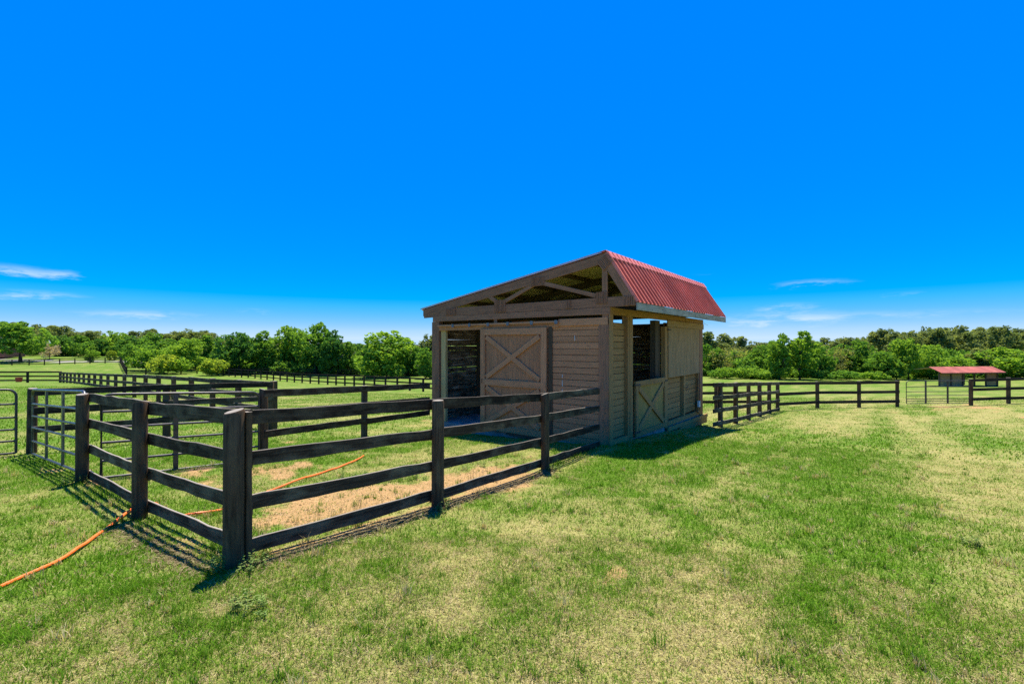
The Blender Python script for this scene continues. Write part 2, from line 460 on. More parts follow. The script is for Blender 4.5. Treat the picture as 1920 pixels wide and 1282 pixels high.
bp = nd(nt, "Bump", Strength=.7, Distance=.03)
nt.links.new(na.outputs[0], bp.inputs['Height'])
nt.links.new(bp.outputs[0], b.inputs['Normal'])

# grass blades coloured per blade
m, nt, b, out = new_mat('grass_blades')
M['blade'] = m
nt.nodes.remove(b)
at = nd(nt, "Attribute", attribute_name="gc")
d = nd(nt, "BsdfDiffuse"); t = nd(nt, "BsdfTranslucent")
nt.links.new(at.outputs['Color'], d.inputs[0])
nt.links.new(mixrgb(nt, 1.0, at.outputs['Color'], (1.2, 1.15, .6), 'MULTIPLY'), t.inputs[0])
mx = nd(nt, "MixShader"); mx.inputs[0].default_value = .35
nt.links.new(d.outputs[0], mx.inputs[1]); nt.links.new(t.outputs[0], mx.inputs[2])
nt.links.new(mx.outputs[0], out.inputs[0])


# ------------------------------------------------------------------ object helpers
def link(o, parent=None):
    C.objects.link(o)
    if parent is not None:
        o.parent = parent
    return o


def tag(o, label=None, cat=None, group=None, kind=None):
    if label: o['label'] = label
    if cat: o['category'] = cat
    if group: o['group'] = group
    if kind: o['kind'] = kind
    return o


def empty(name, loc=(0, 0, 0), rz=0.0):
    o = bpy.data.objects.new(name, None)
    o.location = loc
    o.rotation_euler = (0, 0, rz)
    o.empty_display_size = .2
    return link(o)


def fast_mesh(name, V, F, mat, attrs=None, smooth=False):
    """V (n,3); F (m,k) with k 3 or 4; attrs {name: (type, array)} on points"""
    V = np.ascontiguousarray(V, dtype=np.float32); F = np.ascontiguousarray(F, dtype=np.int32)
    me = bpy.data.meshes.new(name)
    k = F.shape[1]
    me.vertices.add(len(V)); me.vertices.foreach_set("co", V.ravel())
    me.loops.add(F.size); me.loops.foreach_set("vertex_index", F.ravel())
    me.polygons.add(len(F)); me.polygons.foreach_set("loop_start", np.arange(0, F.size, k, dtype=np.int32))
    if smooth:
        me.polygons.foreach_set("use_smooth", np.ones(len(F), dtype=bool))
    for an, (ty, arr) in (attrs or {}).items():
        a_ = me.attributes.new(an, ty, 'POINT')
        key = {'FLOAT': 'value', 'FLOAT_VECTOR': 'vector', 'FLOAT_COLOR': 'color'}[ty]
        a_.data.foreach_set(key, np.ascontiguousarray(arr, dtype=np.float32).ravel())
    me.update(calc_edges=True)
    if mat is not None:
        me.materials.append(mat)
    return me


class MB:
    """collects planks, tubes and plates of ONE part, with the grain attribute 'bc'"""
    def __init__(s):
        s.v = []; s.f = []; s.bc = []

    def plank(s, p0, p1, w, th, up=(0, 0, 1), n=1, jit=0.0, ch=.004, seed=None, taper=1.0):
        p0, p1 = Vector(p0), Vector(p1)
        d_ = p1 - p0; L = d_.length
        d_.normalize()
        up = Vector(up); up = (up - d_ * up.dot(d_))
        if up.length < 1e-6:
            up = Vector((1, 0, 0)); up = up - d_ * up.dot(d_)
        up.normalize(); sd = d_.cross(up)
        seed = random.random() * 100 if seed is None else seed
        hw, ht = w / 2, th / 2
        ch = min(ch, hw * .4, ht * .4)
        base = len(s.v)
        prof = [(hw, ht - ch), (hw - ch, ht), (-hw + ch, ht), (-hw, ht - ch), (-hw, -ht + ch), (-hw + ch, -ht), (hw - ch, -ht), (hw, -ht + ch)]
        off = random.random() * 50
        for i in range(n + 1):
            t = i / n
            c = p0.lerp(p1, t)
            ju = (vn1(off + t * L * 3.1) - .5) * jit; jl = (vn1(off + 31 + t * L * 2.7) - .5) * jit
            js = (vn1(off + 77 + t * L * 1.3) - .5) * jit * .5
            k = 1 + (taper - 1) * t
            for (a_, b_) in prof:
                aa = a_ * k + (ju if a_ > 0 else jl)
                q = c + up * aa + sd * (b_ * k + js)
                s.v.append(q); s.bc.append((t * L + seed * 3.7, a_ + b_ * .9, seed))
        for i in range(n):
            o = base + i * 8
            for j in range(8):
                s.f.append((o + j, o + (j + 1) % 8, o + 8 + (j + 1) % 8, o + 8 + j))
        s.f.append(tuple(base + 7 - j for j in range(8)))
        s.f.append(tuple(base + n * 8 + j for j in range(8)))
        return s

    def post(s, x, y, z0, z1, r, sides=12, flat=None, tilt=(0, 0), seed=None):
        """rounded post with a slightly domed, uneven top"""
        seed = random.random() * 100 if seed is None else seed
        base = len(s.v)
        zs = [z0, z0 + .25 * (z1 - z0), z0 + .6 * (z1 - z0), z1 - .02, z1]
        ks = [1.04, 1.0, .985, .97, .86]
        jj = [1 + (random.random() - .5) * .06 for _ in range(sides)]
        sl = (random.random() - .5) * .05
        for z, k in zip(zs, ks):
            t = (z - z0) / (z1 - z0)
            for i in range(sides):
                a_ = 2 * math.pi * i / sides
                rr = r * k * jj[i]
                zz = z + (sl * math.cos(a_ + seed) if z > z1 - .03 else 0)
                s.v.append(Vector((x + tilt[0] * t + rr * math.cos(a_), y + tilt[1] * t + rr * math.sin(a_), zz)))
                s.bc.append((z + seed * 3, a_ * r, seed))
        for i in range(len(zs) - 1):
            for j in range(sides):
                o = base + i * sides
                s.f.append((o + j, o + (j + 1) % sides, o + sides + (j + 1) % sides, o + sides + j))
        s.f.append(tuple(base + (len(zs) - 1) * sides + j for j in range(sides)))
        return s

    def tube(s, pts, r, sides=8, cap=True):
        pts = [Vector(p) for p in pts]
        base = len(s.v); n = len(pts); acc = 0
        ref = Vector((0, 0, 1))
        for i, p in enumerate(pts):
            d_ = (pts[min(i + 1, n - 1)] - pts[max(i - 1, 0)]).normalized()
            a_ = d_.cross(ref)
            if a_.length < 1e-3:
                a_ = d_.cross(Vector((.3, 1, 0)))
            a_.normalize(); b_ = d_.cross(a_)
            if i: acc += (p - pts[i - 1]).length
            for j in range(sides):
                th = 2 * math.pi * j / sides
                s.v.append(p + a_ * (r * math.cos(th)) + b_ * (r * math.sin(th)))
                s.bc.append((acc, th * r, 1.0))
        for i in range(n - 1):
            o = base + i * sides
            for j in range(sides):
                s.f.append((o + j, o + (j + 1) % sides, o + sides + (j + 1) % sides, o + sides + j))
        if cap:
            s.f.append(tuple(base + sides - 1 - j for j in range(sides)))
            s.f.append(tuple(base + (n - 1) * sides + j for j in range(sides)))
        return s

    def poly(s, verts, faces, seed=1.0):
        base = len(s.v)
        for q in verts:
            s.v.append(Vector(q)); s.bc.append((q[0] + q[2] * .3, q[1] + q[2], seed))
        for f_ in faces:
            s.f.append(tuple(base + i for i in f_))
        return s

    def build(s, name, mat, parent=None, smooth=False, origin=None):
        me = bpy.data.meshes.new(name)
        o0 = Vector(origin) if origin is not None else Vector((0, 0, 0))
        me.from_pydata([tuple(q - o0) for q in s.v], [], s.f)
        a_ = me.attributes.new('bc', 'FLOAT_VECTOR', 'POINT')
        a_.data.foreach_set('vector', np.array(s.bc, dtype=np.float32).ravel())
        me.materials.append(mat)
        if smooth:
            me.polygons.foreach_set('use_smooth', np.ones(len(me.polygons), dtype=bool))
            try:
                me.set_sharp_from_angle(angle=math.radians(40))
            except Exception:
                pass
        me.update()
        o = bpy.data.objects.new(name, me)
        o.location = o0
        return link(o, parent)


_vn = [random.random() for _ in range(512)]


def vn1(x):
    i = int(math.floor(x)); f_ = x - i
    f_ = f_ * f_ * (3 - 2 * f_)
    return _vn[i % 512] * (1 - f_) + _vn[(i + 1) % 512] * f_


# ------------------------------------------------------------------ ground
NA, NR = 420, 230
ang = np.concatenate([np.linspace(-1.15, 1.15, 340, endpoint=False), np.linspace(1.15, 2 * math.pi - 1.15, 80, endpoint=False)])
rad = .6 * (1500 / .6) ** (np.linspace(0, 1, NR) ** 1.0)
A, R = np.meshgrid(ang, rad)
gx = (R * np.sin(A)).ravel(); gy = (R * np.cos(A)).ravel()
gx = np.concatenate([gx, [0.0]]); gy = np.concatenate([gy, [0.0]])
gzv = ground_z(gx, gy)
rr_ = np.hypot(gx, gy)
gzv += (fbm(gx * .8, gy * .8, 41, 3) - .5) * .05 * sstep(900, 60, rr_) + (fbm(gx * 3.5, gy * 3.5, 43, 3) - .5) * .03 * sstep(40, 10, rr_)
gd = dryness(gx, gy); gb = bareness(gx, gy)
road = np.exp(-(seg_d(gx, gy, (-86, 103), (-150, 112)) / 1.6) ** 4) + np.exp(-(seg_d(gx, gy, (-86, 103), (-70, 99)) / 3.0) ** 4)
idx = np.arange(NA * NR).reshape(NR, NA)
q0 = idx[:-1, :]; q1 = np.roll(idx, -1, 1)[:-1, :]; q2 = np.roll(idx, -1, 1)[1:, :]; q3 = idx[1:, :]
F = np.stack([q0, q3, q2, q1], -1).reshape(-1, 4)
tri = np.stack([np.full(NA, NA * NR), idx[0], np.roll(idx[0], -1)], -1)
F = np.concatenate([F, np.concatenate([tri, tri[:, 2:3]], 1)[:0]])
me = fast_mesh('ground', np.stack([gx, gy, gzv], 1), F, M['ground'],
               {'dry': ('FLOAT', gd), 'bare': ('FLOAT', gb), 'road': ('FLOAT', np.clip(road, 0, 1))}, smooth=True)
ground = tag(link(bpy.data.objects.new('ground', me)), 'grassy paddock ground of green and straw coloured turf with sandy bare patches', None, None, 'structure')


def zsurf(x, y):
    x = np.asarray(x, float); y = np.asarray(y, float)
    r_ = np.hypot(x, y)
    return ground_z(x, y) + (fbm(x * .8, y * .8, 41, 3) - .5) * .05 * sstep(900, 60, r_) + (fbm(x * 3.5, y * 3.5, 43, 3) - .5) * .03 * sstep(40, 10, r_)


def zs1(x, y):
    return float(zsurf(np.array([x]), np.array([y]))[0])


# ------------------------------------------------------------------ barn
BZ = .35
barn = empty('barn', (BC[0], BC[1], -BZ), BA)
tag(barn, 'weathered brown wooden horse barn with a red metal roof, nearest building', 'barn')


def L(u, v, z):
    return (v, u, z + BZ)


def bp_(name, mat, u0, v0, z0, u1, v1, z1, w, th, up=(0, 0, 1), n=1, jit=0.0, parent=None, ch=.004):
    return MB().plank(L(u0, v0, z0), L(u1, v1, z1), w, th, up, n, jit, ch).build(name, M[mat], parent or barn)


def vert_post(name, mat, u0, u1, v0, v1, z0, z1, jit=0.0):
    """upright of rectangular section between the given faces"""
    uc, vc = (u0 + u1) / 2, (v0 + v1) / 2
    return MB().plank(L(uc, vc, z0), L(uc, vc, z1), abs(u1 - u0), abs(v1 - v0), (0, 1, 0), 4, jit, .005).build(name, M[mat], barn)


BW, BL = 5.95, 6.98
# floor pad
f_ = MB().plank(L(BW / 2, .0, -.62), L(BW / 2, BL, -.62), BW - .05, .56, (0, 1, 0), 1, 0, .01)
f_.build('floor_pad', M['slab'], barn)
# front wall: siding right of the door, hidden boards continue behind the sliding door
zb, k = -.36, 0
while zb < 2.45:
    h = .150
    bp_('siding_board', 'barn', .26, .012, zb + h / 2, 3.70, .012, zb + h / 2, h - .011, .026 + random.uniform(-.004, .004), n=3, jit=.003, ch=.004)
    zb += h
bp_('sheathing', 'dark', .30, .036, 1.03, 3.68, .036, 1.03, 2.76, .012)
vert_post('trim_board', 'trim', .03, .285, -.035, -.002, -.42, 2.445, .004)
vert_post('door_jamb', 'dark', 1.565, 1.68, -.030, -.002, -.36, 2.44)
bp_('header_board', 'trim', -.004, -.020, 2.757, 5.93, -.020, 2.757, .155, .04, n=8, jit=.006)
bp_('lintel_board', 'barn', .05, -.02, 2.526, 1.37, -.02, 2.526, .168, .035, n=3, jit=.004)
bp_('lintel_board', 'barn', 1.372, -.015, 2.492, 5.67, -.015, 2.492, .172, .03, n=6, jit=.005)
# blocks that hold the header off the lintel, leaving the dark slot
for u in (.12, 3.42):
    bp_('spacer_block', 'trim', u, -.012, 2.57, u, -.012, 2.69, .16 if u < 1 else .10, .03, up=(0, 1, 0))
vert_post('corner_post', 'trim', 5.67, 5.985, -.03, .14, -.62, 2.675, .006)
vert_post('door_post', 'tan', 5.44, 5.64, .03, .12, -.36, 2.42, .006)
vert_post('corner_post', 'side', -.01, .026, -.036, .125, -.45, 2.675, .004)
vert_post('inner_post', 'dark', .04, .16, .03, .15, -.40, 2.67)
# sliding door track with its brackets
trk = bp_('door_track', 'barn', 1.37, -.075, 2.545, 5.66, -.075, 2.545, .055, .05, n=1)
for u in (4.99, 4.32, 3.62, 2.92, 2.14, 1.40):
    MB().plank(L(u, -.112, 2.50), L(u, -.112, 2.585), .085, .012, (0, 1, 0)).plank(L(u - .03, -.10, 2.497), L(u + .03, -.10, 2.497), .05, .014, (1, 0, 0)).build('track_bracket', M['iron'], trk)


def x_door(name, plane, a0, a1, z0, z1, st, mid, off, mat, panel_mat, grooves=True):
    """framed door with cross braces. plane 'f': a is u, faces -v; 'sd': a is v, faces -u. off: outward distance of the panel face"""
    def P(a, o, z):
        return L(a, -o, z) if plane == 'f' else L(-o, a, z)
    nrm = (1, 0, 0) if plane == 'f' else (0, 1, 0)
    ax = (0, 1, 0) if plane == 'f' else (1, 0, 0)
    mb = MB()
    if grooves:
        g = .135; a = a0 + .01
        while a < a1 - .02:
            b_ = min(a + g - .002, a1 - .01)
            mb.plank(P((a + b_) / 2, off, z0 + .01), P((a + b_) / 2, off, z1 - .01), b_ - a, .022, ax, 1, 0, .003)
            a += g
        mb.plank(P((a0 + a1) / 2, off - .012, z0 + .012), P((a0 + a1) / 2, off - .012, z1 - .012), a1 - a0 - .03, .012, ax, 1, 0, .001)
    else:
        mb.plank(P((a0 + a1) / 2, off, z0 + .01), P((a0 + a1) / 2, off, z1 - .01), a1 - a0 - .02, .022, ax, 4, .004, .003)
    door = mb.build(name, M[panel_mat], barn)
    o2 = off + .034
    for a in (a0 + st / 2, a1 - st / 2):
        MB().plank(P(a, o2, z0), P(a, o2, z1), st, .044, ax, 4, .004).build('stile', M[mat], door)
    zr = [(z0, z0 + st * .9), (z1 - st * 1.02, z1)] + ([mid] if mid else [])
    for (za, zb_) in zr:
        MB().plank(P(a0 + st, o2 + .001, (za + zb_) / 2), P(a1 - st, o2 + .001, (za + zb_) / 2), zb_ - za, .043, (0, 0, 1), 3, .004).build('rail', M[mat], door)
    cells = [(z0 + st * .9, mid[0]), (mid[1], z1 - st * 1.02)] if mid else [(z0 + st * .9, z1 - st * 1.02)]
    for (za, zb_) in cells:
        bw = .13
        ia, ib = a0 + st + .045, a1 - st - .045
        MB().plank(P(ia, o2 - .002, za + .05), P(ib, o2 - .002, zb_ - .05), bw, .040, (0, 0, 1), 3, .003).build('brace', M[mat], door)
        MB().plank(P(ib, o2 + .002, za + .05), P(ia, o2 + .002, zb_ - .05), bw, .040, (0, 0, 1), 3, .003).build('brace', M[mat], door)
    return door, P, o2


sd, P_, o2 = x_door('sliding_door', 'f', 1.695, 3.905, -.335, 2.415, .165, (.875, 1.045), .050, 'barn', 'panel')
MB().tube([P_(3.83, o2 + .02, .93), P_(3.83, o2 + .05, .95), P_(3.83, o2 + .05, 1.02), P_(3.83, o2 + .02, 1.04)], .009, 6).build('handle', M['rust'], sd)
bp_('bottom_guide', 'dark', 1.6, -.06, -.37, 3.0, -.06, -.37, .07, .05)

# side wall: siding set back between posts, doors flush with the post faces
def side_siding(v0, v1, z0, z1, mat='side', u=.105):
    z = z0
    bp_('sheathing', 'dark', u + .026, v0 + .01, (z0 + z1) / 2, u + .026, v1 - .01, (z0 + z1) / 2, z1 - z0 - .02, .012)
    while z < z1 - .03:
        h = min(.150, z1 - z)
        bp_('siding_board', mat, u, v0, z + h / 2, u, v1, z + h / 2, h - .011, .026 + random.uniform(-.004, .004), n=3, jit=.003, ch=.004)
        z += h


side_siding(.128, .93, -.20, 2.52)
bp_('base_board', 'side', .055, .13, -.29, .055, .93, -.29, .15, .10, n=2, jit=.01)
vert_post('door_post', 'side', 0.0, .16, .925, 1.03, -.42, 2.672, .004)
vert_post('door_jamb', 'side', .004, .12, 1.065, 1.235, -.40, 2.672, .004)
vert_post('inner_post', 'dark', .14, .30, 3.05, 3.40, -.40, 2.672, .004)
vert_post('door_post', 'side', -.003, .13, 3.42, 3.62, -.40, 2.50, .004)
side_siding(3.62, 4.95, -.22, 2.63)
side_siding(5.15, 6.60, -.22, 2.63)
vert_post('wall_post', 'side', 0.0, .17, 5.04, 5.16, -.30, 2.48, .004)
vert_post('wall_post', 'side', .0, .15, 6.50, 6.56, -.30, 2.48, .004)
vert_post('corner_post', 'trim', -.01, .15, 6.64, 6.98, -.66, 2.672, .005)
bp_('sill_board', 'side', .035, 3.63, -.30, .035, 6.64, -.30, .115, .10, n=4, jit=.008)
bp_('skirt_board', 'side', -.05, 3.45, -.435, -.05, 7.33, -.485, .12, .045, n=5, jit=.012)
bp_('skirt_board', 'side', -.035, 4.5, -.60, -.035, 7.30, -.64, .17, .04, n=4, jit=.012)
bp_('eave_beam', 'side', .02, -.0, 2.758, .02, 7.06, 2.758, .165, .05, n=8, jit=.006)
bp_('header_board', 'ply', -.024, 3.54, 2.590, -.024, 7.0, 2.592, .185, .03, n=4, jit=.005)
hp = MB().plank(L(-.02, 5.08, 1.03), L(-.02, 5.08, 2.49), 2.93, .018, (1, 0, 0), 6, .006, .002).build('hatch_panel', M['ply'], barn)
for v in (3.70,):
    MB().plank(L(-.035, v - .14, 2.415), L(-.035, v + .10, 2.415), .04, .012).build('hinge', M['rust'], hp)
dd, P_, o2 = x_door('stall_door', 'sd', 1.30, 3.37, -.315, 1.075, .13, None, .0, 'side', 'sidep', grooves=False)
for z in (.98, -.20):
    MB().plank(P_(1.22, o2 + .02, z), P_(1.55, o2 + .02, z), .05, .010).build('hinge', M['rust'], dd)
MB().plank(P_(3.25, o2 + .02, .97), P_(3.47, o2 + .02, .97), .045, .012).build('latch', M['rust'], dd)
MB().plank(L(-.03, 6.455, -.10), L(-.03, 6.455, .09), .14, .07, (1, 0, 0), 1, 0, .012).build('outlet_box', M['white'], barn)
MB().tube([L(-.02, 6.42, .85), L(-.03, 6.30, .55), L(-.04, 6.10, .25), L(-.05, 6.02, -.0), L(-.04, 6.12, -.20), L(-.03, 6.45, -.31)], .013, 6).build('cable', M['dark'], barn, smooth=True)
MB().plank(L(-.04, 5.10, .62), L(-.04, 5.32, .67), .035, .012).build('latch', M['rust'], barn)
MB().plank(L(-.075, 6.9, 2.72), L(-.075, 7.35, 2.66), .012, .012).build('wire_end', M['galv'], barn)
# small hooks in the front siding
for (u, z0, z1) in ((.93, 2.08, 2.20), (1.28, .82, .90), (1.28, .97, 1.12), (1.28, 1.18, 1.26)):
    MB().plank(L(u, -.008, z0), L(u, -.008, z1), .012, .012, (0, 1, 0)).build('hook', M['white'], barn)

# left wall and rear wall, rough boards with daylight between some of them
for wall in ('left', 'rear'):
    z = -.36
    while z < (2.60 if wall == 'left' else 2.50):
        h = random.choice((.14, .15, .155, .19, .20))
        gap = random.choice((-.008, -.008, -.008, -.008, .004, .012)) if .5 < z < 2.15 else -.008
        dp = .004 * (int(z * 100) % 3)
        if wall == 'left':
            bp_('wall_board', 'inner', 5.90 + dp, .05, z + h / 2, 5.90 + dp, BL - .02, z + h / 2, h - gap, .026, n=12, jit=.010)
        else:
            bp_('wall_board', 'inner', .14, BL - .03 + dp, z + h / 2, 5.84, BL - .03 + dp, z + h / 2, h - gap, .026, n=12, jit=.010)
        z += h
for (u, v) in ((5.80, 3.4), (5.78, 1.9), (5.78, BL - .12), (.12, BL - .14), (2.9, BL - .12)):
    vert_post('inner_post', 'dark', u - .07, u + .07, v - .07, v + .07, -.4, 2.68)
bp_('eave_beam', 'dark', 5.90, .16, 2.758, 5.90, BL, 2.758, .165, .09, n=4)
bp_('tie_beam', 'dark', .1, BL - .075, 2.68, 5.85, BL - .075, 2.68, .13, .05, n=4)

# roof frame. low long slope to the left, short steep slope to the right
UP_, ZP = .096, 4.10            # ridge
UE, ZE = 6.50, 3.075            # left edge
UR, ZR = -.655, 2.925           # right edge
sl = (ZP - ZE) / (UE - UP_)


def ztop(u):
    return ZP - sl * (u - UP_)


sr = (ZP - ZR) / (UP_ - UR)
tc_v, th_ = -.012, .045
def slope_board(name, mat, u0, z0, u1, z1, w, v, th=.045, n=6, jit=.006, mb=None):
    m_ = MB() if mb is None else mb
    m_.plank(L(u0, v, z0), L(u1, v, z1), w, th, (0, 0, 1), n, jit)
    return m_.build(name, M[mat], barn) if mb is None else m_


cw = .225                       # chord depth, upright
ca_ = math.atan(sl)
slope_board('top_chord', 'trim', UP_ + .02, ztop(UP_ + .02) - cw / 2 - .025, 6.36, ztop(6.36) - cw / 2 - .025, cw * math.cos(ca_), -.018)
nx = Vector((UR - UP_, 0, ZR - ZP)).normalized()
inner = Vector((nx.z, 0, -nx.x)) * 1.0      # perpendicular pointing to the inside and down
if inner.z > 0:
    inner = -inner
for_c = .105
slope_board('top_chord', 'trim', UP_ + inner.x * for_c - .012, ZP + inner.z * for_c - .02, UR + .02 + inner.x * for_c, ZR + .02 + inner.z * for_c, .19, -.019)
bp_('bottom_chord', 'trim', 1.06, -.016, 2.952, 6.05, -.016, 2.952, .225, .044, n=7, jit=.006)
bp_('bottom_chord', 'trim', -.62, -.016, 2.952, 1.055, -.016, 2.952, .225, .044, n=4, jit=.006)
# heel wedge at the left end
MB().poly([L(6.345, -.038, 2.81), L(5.0, -.038, 2.845), L(5.0, -.038, 3.06), L(6.345, -.038, 3.06), L(6.345, .006, 2.81), L(5.0, .006, 2.845), L(5.0, .006, 3.06), L(6.345, .006, 3.06)],
          [(0, 1, 2, 3), (7, 6, 5, 4), (0, 4, 5, 1), (1, 5, 6, 2), (2, 6, 7, 3), (3, 7, 4, 0)]).build('heel_block', M['trim'], barn)
bp_('king_post', 'trim', .13, -.014, 3.06, .13, -.014, 3.85, .134, .04, up=(0, 1, 0))
slope_board('web', 'trim', 1.95, 3.56, .36, 3.12, .10, -.013, n=3)
slope_board('web', 'trim', 2.02, 3.56, 3.20, 3.10, .10, -.012, n=3)
slope_board('web', 'trim', 3.28, 3.10, 3.72, 3.36, .10, -.013, n=2)


def gusset(u0, u1, z0, z1, ang=0.0, groove=.042):
    mb = MB()
    uc, zc = (u0 + u1) / 2, (z0 + z1) / 2
    W_, H_ = abs(u1 - u0), z1 - z0
    ca, sa = math.cos(ang), math.sin(ang)

    def Q(a, b_, v):
        return L(uc + a * ca - b_ * sa, v, zc + a * sa + b_ * ca)
    up_ = Vector(Q(1, 0, 0)) - Vector(Q(0, 0, 0))
    mb.plank(Q(0, -H_ / 2, -.043), Q(0, H_ / 2, -.043), W_, .008, up_, 1, 0, .001)
    n_ = max(2, int(round(W_ / groove))); g = W_ / n_
    for i in range(n_):
        a = -W_ / 2 + (i + .5) * g
        mb.plank(Q(a, -H_ / 2 + .002, -.051), Q(a, H_ / 2 - .002, -.051), g * .55, .022, up_, 1, 0, .003)
    return mb.build('gusset_plate', M['trim'], barn)


gusset(.06, .345, 2.925, 3.195)
gusset(3.05, 3.44, 2.865, 3.19)
gusset(1.80, 2.20, 3.47, 3.70)
gusset(1.01, 1.15, 2.86, 3.06)
gusset(-.60, -.34, 2.845, 3.06)
gusset(4.93, 5.35, 2.855, 3.055)
gusset(-.06, .27, 3.74, 4.00, math.radians(-38))

# rear trusses, each one frame
for v in (1.75, 3.5, 5.25, 6.95):
    mb = MB()
    slope_board('', '', UP_, ztop(UP_) - cw / 2 - .10, 6.2, ztop(6.2) - cw / 2 - .10, .18, v, n=1, jit=0, mb=mb)
    slope_board('', '', UP_ + inner.x * for_c, ZP + inner.z * for_c - .05, UR + .05 + inner.x * for_c, ZR + .03 + inner.z * for_c, .16, v, n=1, jit=0, mb=mb)
    if v < 6:
        mb.plank(L(-.55, v, 2.93), L(6.2, v, 2.93), .17, .045)
    mb.plank(L(.13, v + .003, 3.0), L(.13, v + .003, 3.85), .12, .04, (0, 1, 0))
    for (a, b_, c_, d_) in ((1.95, 3.52, .4, 3.0), (2.0, 3.52, 3.2, 3.0), (3.28, 3.0, 3.9, 3.3)):
        mb.plank(L(a, v, b_), L(c_, v, d_), .09, .04)
    mb.build('truss', M['dark'], barn)
# purlins and deck panels
for u in (5.95, 4.85, 3.75, 2.65, 1.55, .55):
    bp_('purlin', 'dark', u, .01, ztop(u) - .10, u, BL + .1, ztop(u) - .10, .11, .045)
for k_ in range(3):
    t = (k_ + .7) / 3.3
    u = UP_ + (UR - UP_) * t; z = ZP + (ZR - ZP) * t
    bp_('purlin', 'dark', u + inner.x * .06, .01, z + inner.z * .06, u + inner.x * .06, BL + .25, z + inner.z * .06, .05, .07, up=(inner.x * 0, inner.x, inner.z))
VR0, VR1 = -.045, 7.37
nP = 6
for i in range(nP):
    va = VR0 + .01 + (VR1 - VR0 - .02) * i / nP; vb = VR0 + .01 + (VR1 - VR0 - .02) * (i + 1) / nP - .006
    vm = (va + vb) / 2
    MB().plank(L(UP_ + .03, vm, ztop(UP_ + .03) - .030), L(UE - .06, vm, ztop(UE - .06) - .030), vb - va, .012, (1, 0, 0), 1, 0, .001).build('deck_panel', M['deck'], barn)
    MB().plank(L(UP_ + inner.x * .02, vm, ZP + inner.z * .02 - .01), L(UR + .03 + inner.x * .02, vm, ZR + .02 + inner.z * .02), vb - va, .012, (1, 0, 0), 1, 0, .001).build('deck_panel', M['deck'], barn)


def metal_sheets(u0, z0, u1, z1, v0, v1, nsheet, ribs, mat):
    """ribbed sheets running down the slope from (u0,z0) to (u1,z1)"""
    du = Vector((u1 - u0, 0, z1 - z0)).normalized()
    nr = Vector((-du.z, 0, du.x))
    if nr.z < 0:
        nr = -nr
    w = (v1 - v0) / nsheet; p = w / ribs
    for s_ in range(nsheet):
        va = v0 + s_ * w
        prof = []
        for r_ in range(ribs):
            a = va + r_ * p
            prof += [(a, .0), (a + .010, .040), (a + .044, .040), (a + .054, .0)]
        prof += [(va + w, .0)]
        lift = .003 + .0015 * (s_ % 2)
        verts = []; faces = []
        n_ = len(prof)
        for (uu, zz) in ((u0, z0), (u1, z1)):
            for top in (1, 0):
                for (v, h) in prof:
                    hh = h + lift + (0 if top else -.0012)
                    verts.append(L(uu + nr.x * hh, v, zz + nr.z * hh))
        for i in range(n_ - 1):
            faces.append((i, i + 1, 2 * n_ + i + 1, 2 * n_ + i))
            faces.append((n_ + i + 1, n_ + i, 3 * n_ + i, 3 * n_ + i + 1))
            faces.append((i + 1, i, n_ + i, n_ + i + 1))
            faces.append((2 * n_ + i, 2 * n_ + i + 1, 3 * n_ + i + 1, 3 * n_ + i))
        MB().poly(verts, faces).build('roof_sheet', M[mat], barn)


metal_sheets(UP_ - .005, ZP - .0, UR - .012, ZR - .01, VR0, VR1 + .02, 8, 4, 'red')
metal_sheets(UP_ + .005, ZP, UE, ZE, VR0, VR1 + .02, 8, 4, 'red')
# ridge cap, bent over both slopes
dl = Vector((1, 0, -sl)).normalized(); dr = Vector((UR - UP_, 0, ZR - ZP)).normalized()
prof = [(UP_ + dl.x * .19, ZP + dl.z * .19 + .028), (UP_ + dl.x * .185, ZP + dl.z * .185 + .036), (UP_ + .02, ZP + .040), (UP_ - .012, ZP + .036), (UP_ + dr.x * .02 - .036, ZP + dr.z * .02 + .012),
        (UP_ + dr.x * .17 - .036, ZP + dr.z * .17 + .022), (UP_ + dr.x * .18 - .026, ZP + dr.z * .18 + .012)]
verts = []; faces = []
for v in (VR0 - .012, VR1 + .03):
    verts += [L(u, v, z) for (u, z) in prof]
    verts += [L(u, v, z - .002) for (u, z) in prof]
n_ = len(prof)
for i in range(n_ - 1):
    faces += [(i, i + 1, 2 * n_ + i + 1, 2 * n_ + i), (n_ + i + 1, n_ + i, 3 * n_ + i, 3 * n_ + i + 1), (i + 1, i, n_ + i, n_ + i + 1), (2 * n_ + i, 2 * n_ + i + 1, 3 * n_ + i + 1, 3 * n_ + i)]
MB().poly(verts, faces).build('ridge_cap', M['cap'], barn)
# bare edge trim on the gable side of both slopes
slope_board('edge_trim', 'galv', UP_ + .1, ztop(UP_ + .1) + .012, UE, ztop(UE) + .012, .022, VR0 - .004, th=.008, n=1, jit=0)
slope_board('edge_trim', 'cap', UP_ - .02, ZP - .02, UR - .01, ZR - .0, .05, VR0 - .004, th=.008, n=1, jit=0)
bp_('fascia_board', 'fascia', UR + .008, VR0 + .01, ZR - .098, UR + .008, 3.95, ZR - .098, .165, .028, n=5, jit=.008)
bp_('fascia_board', 'fascia', UR + .008, 3.955, ZR - .098, UR + .008, VR1, ZR - .098, .165, .028, n=5, jit=.008)
bp_('fascia_board', 'trim', UE - .12, VR0 + .02, ztop(UE - .12) - .14, UE - .12, VR1, ztop(UE - .12) - .14, .17, .028, n=4, jit=.006)
print('barn done', len(bpy.data.objects))

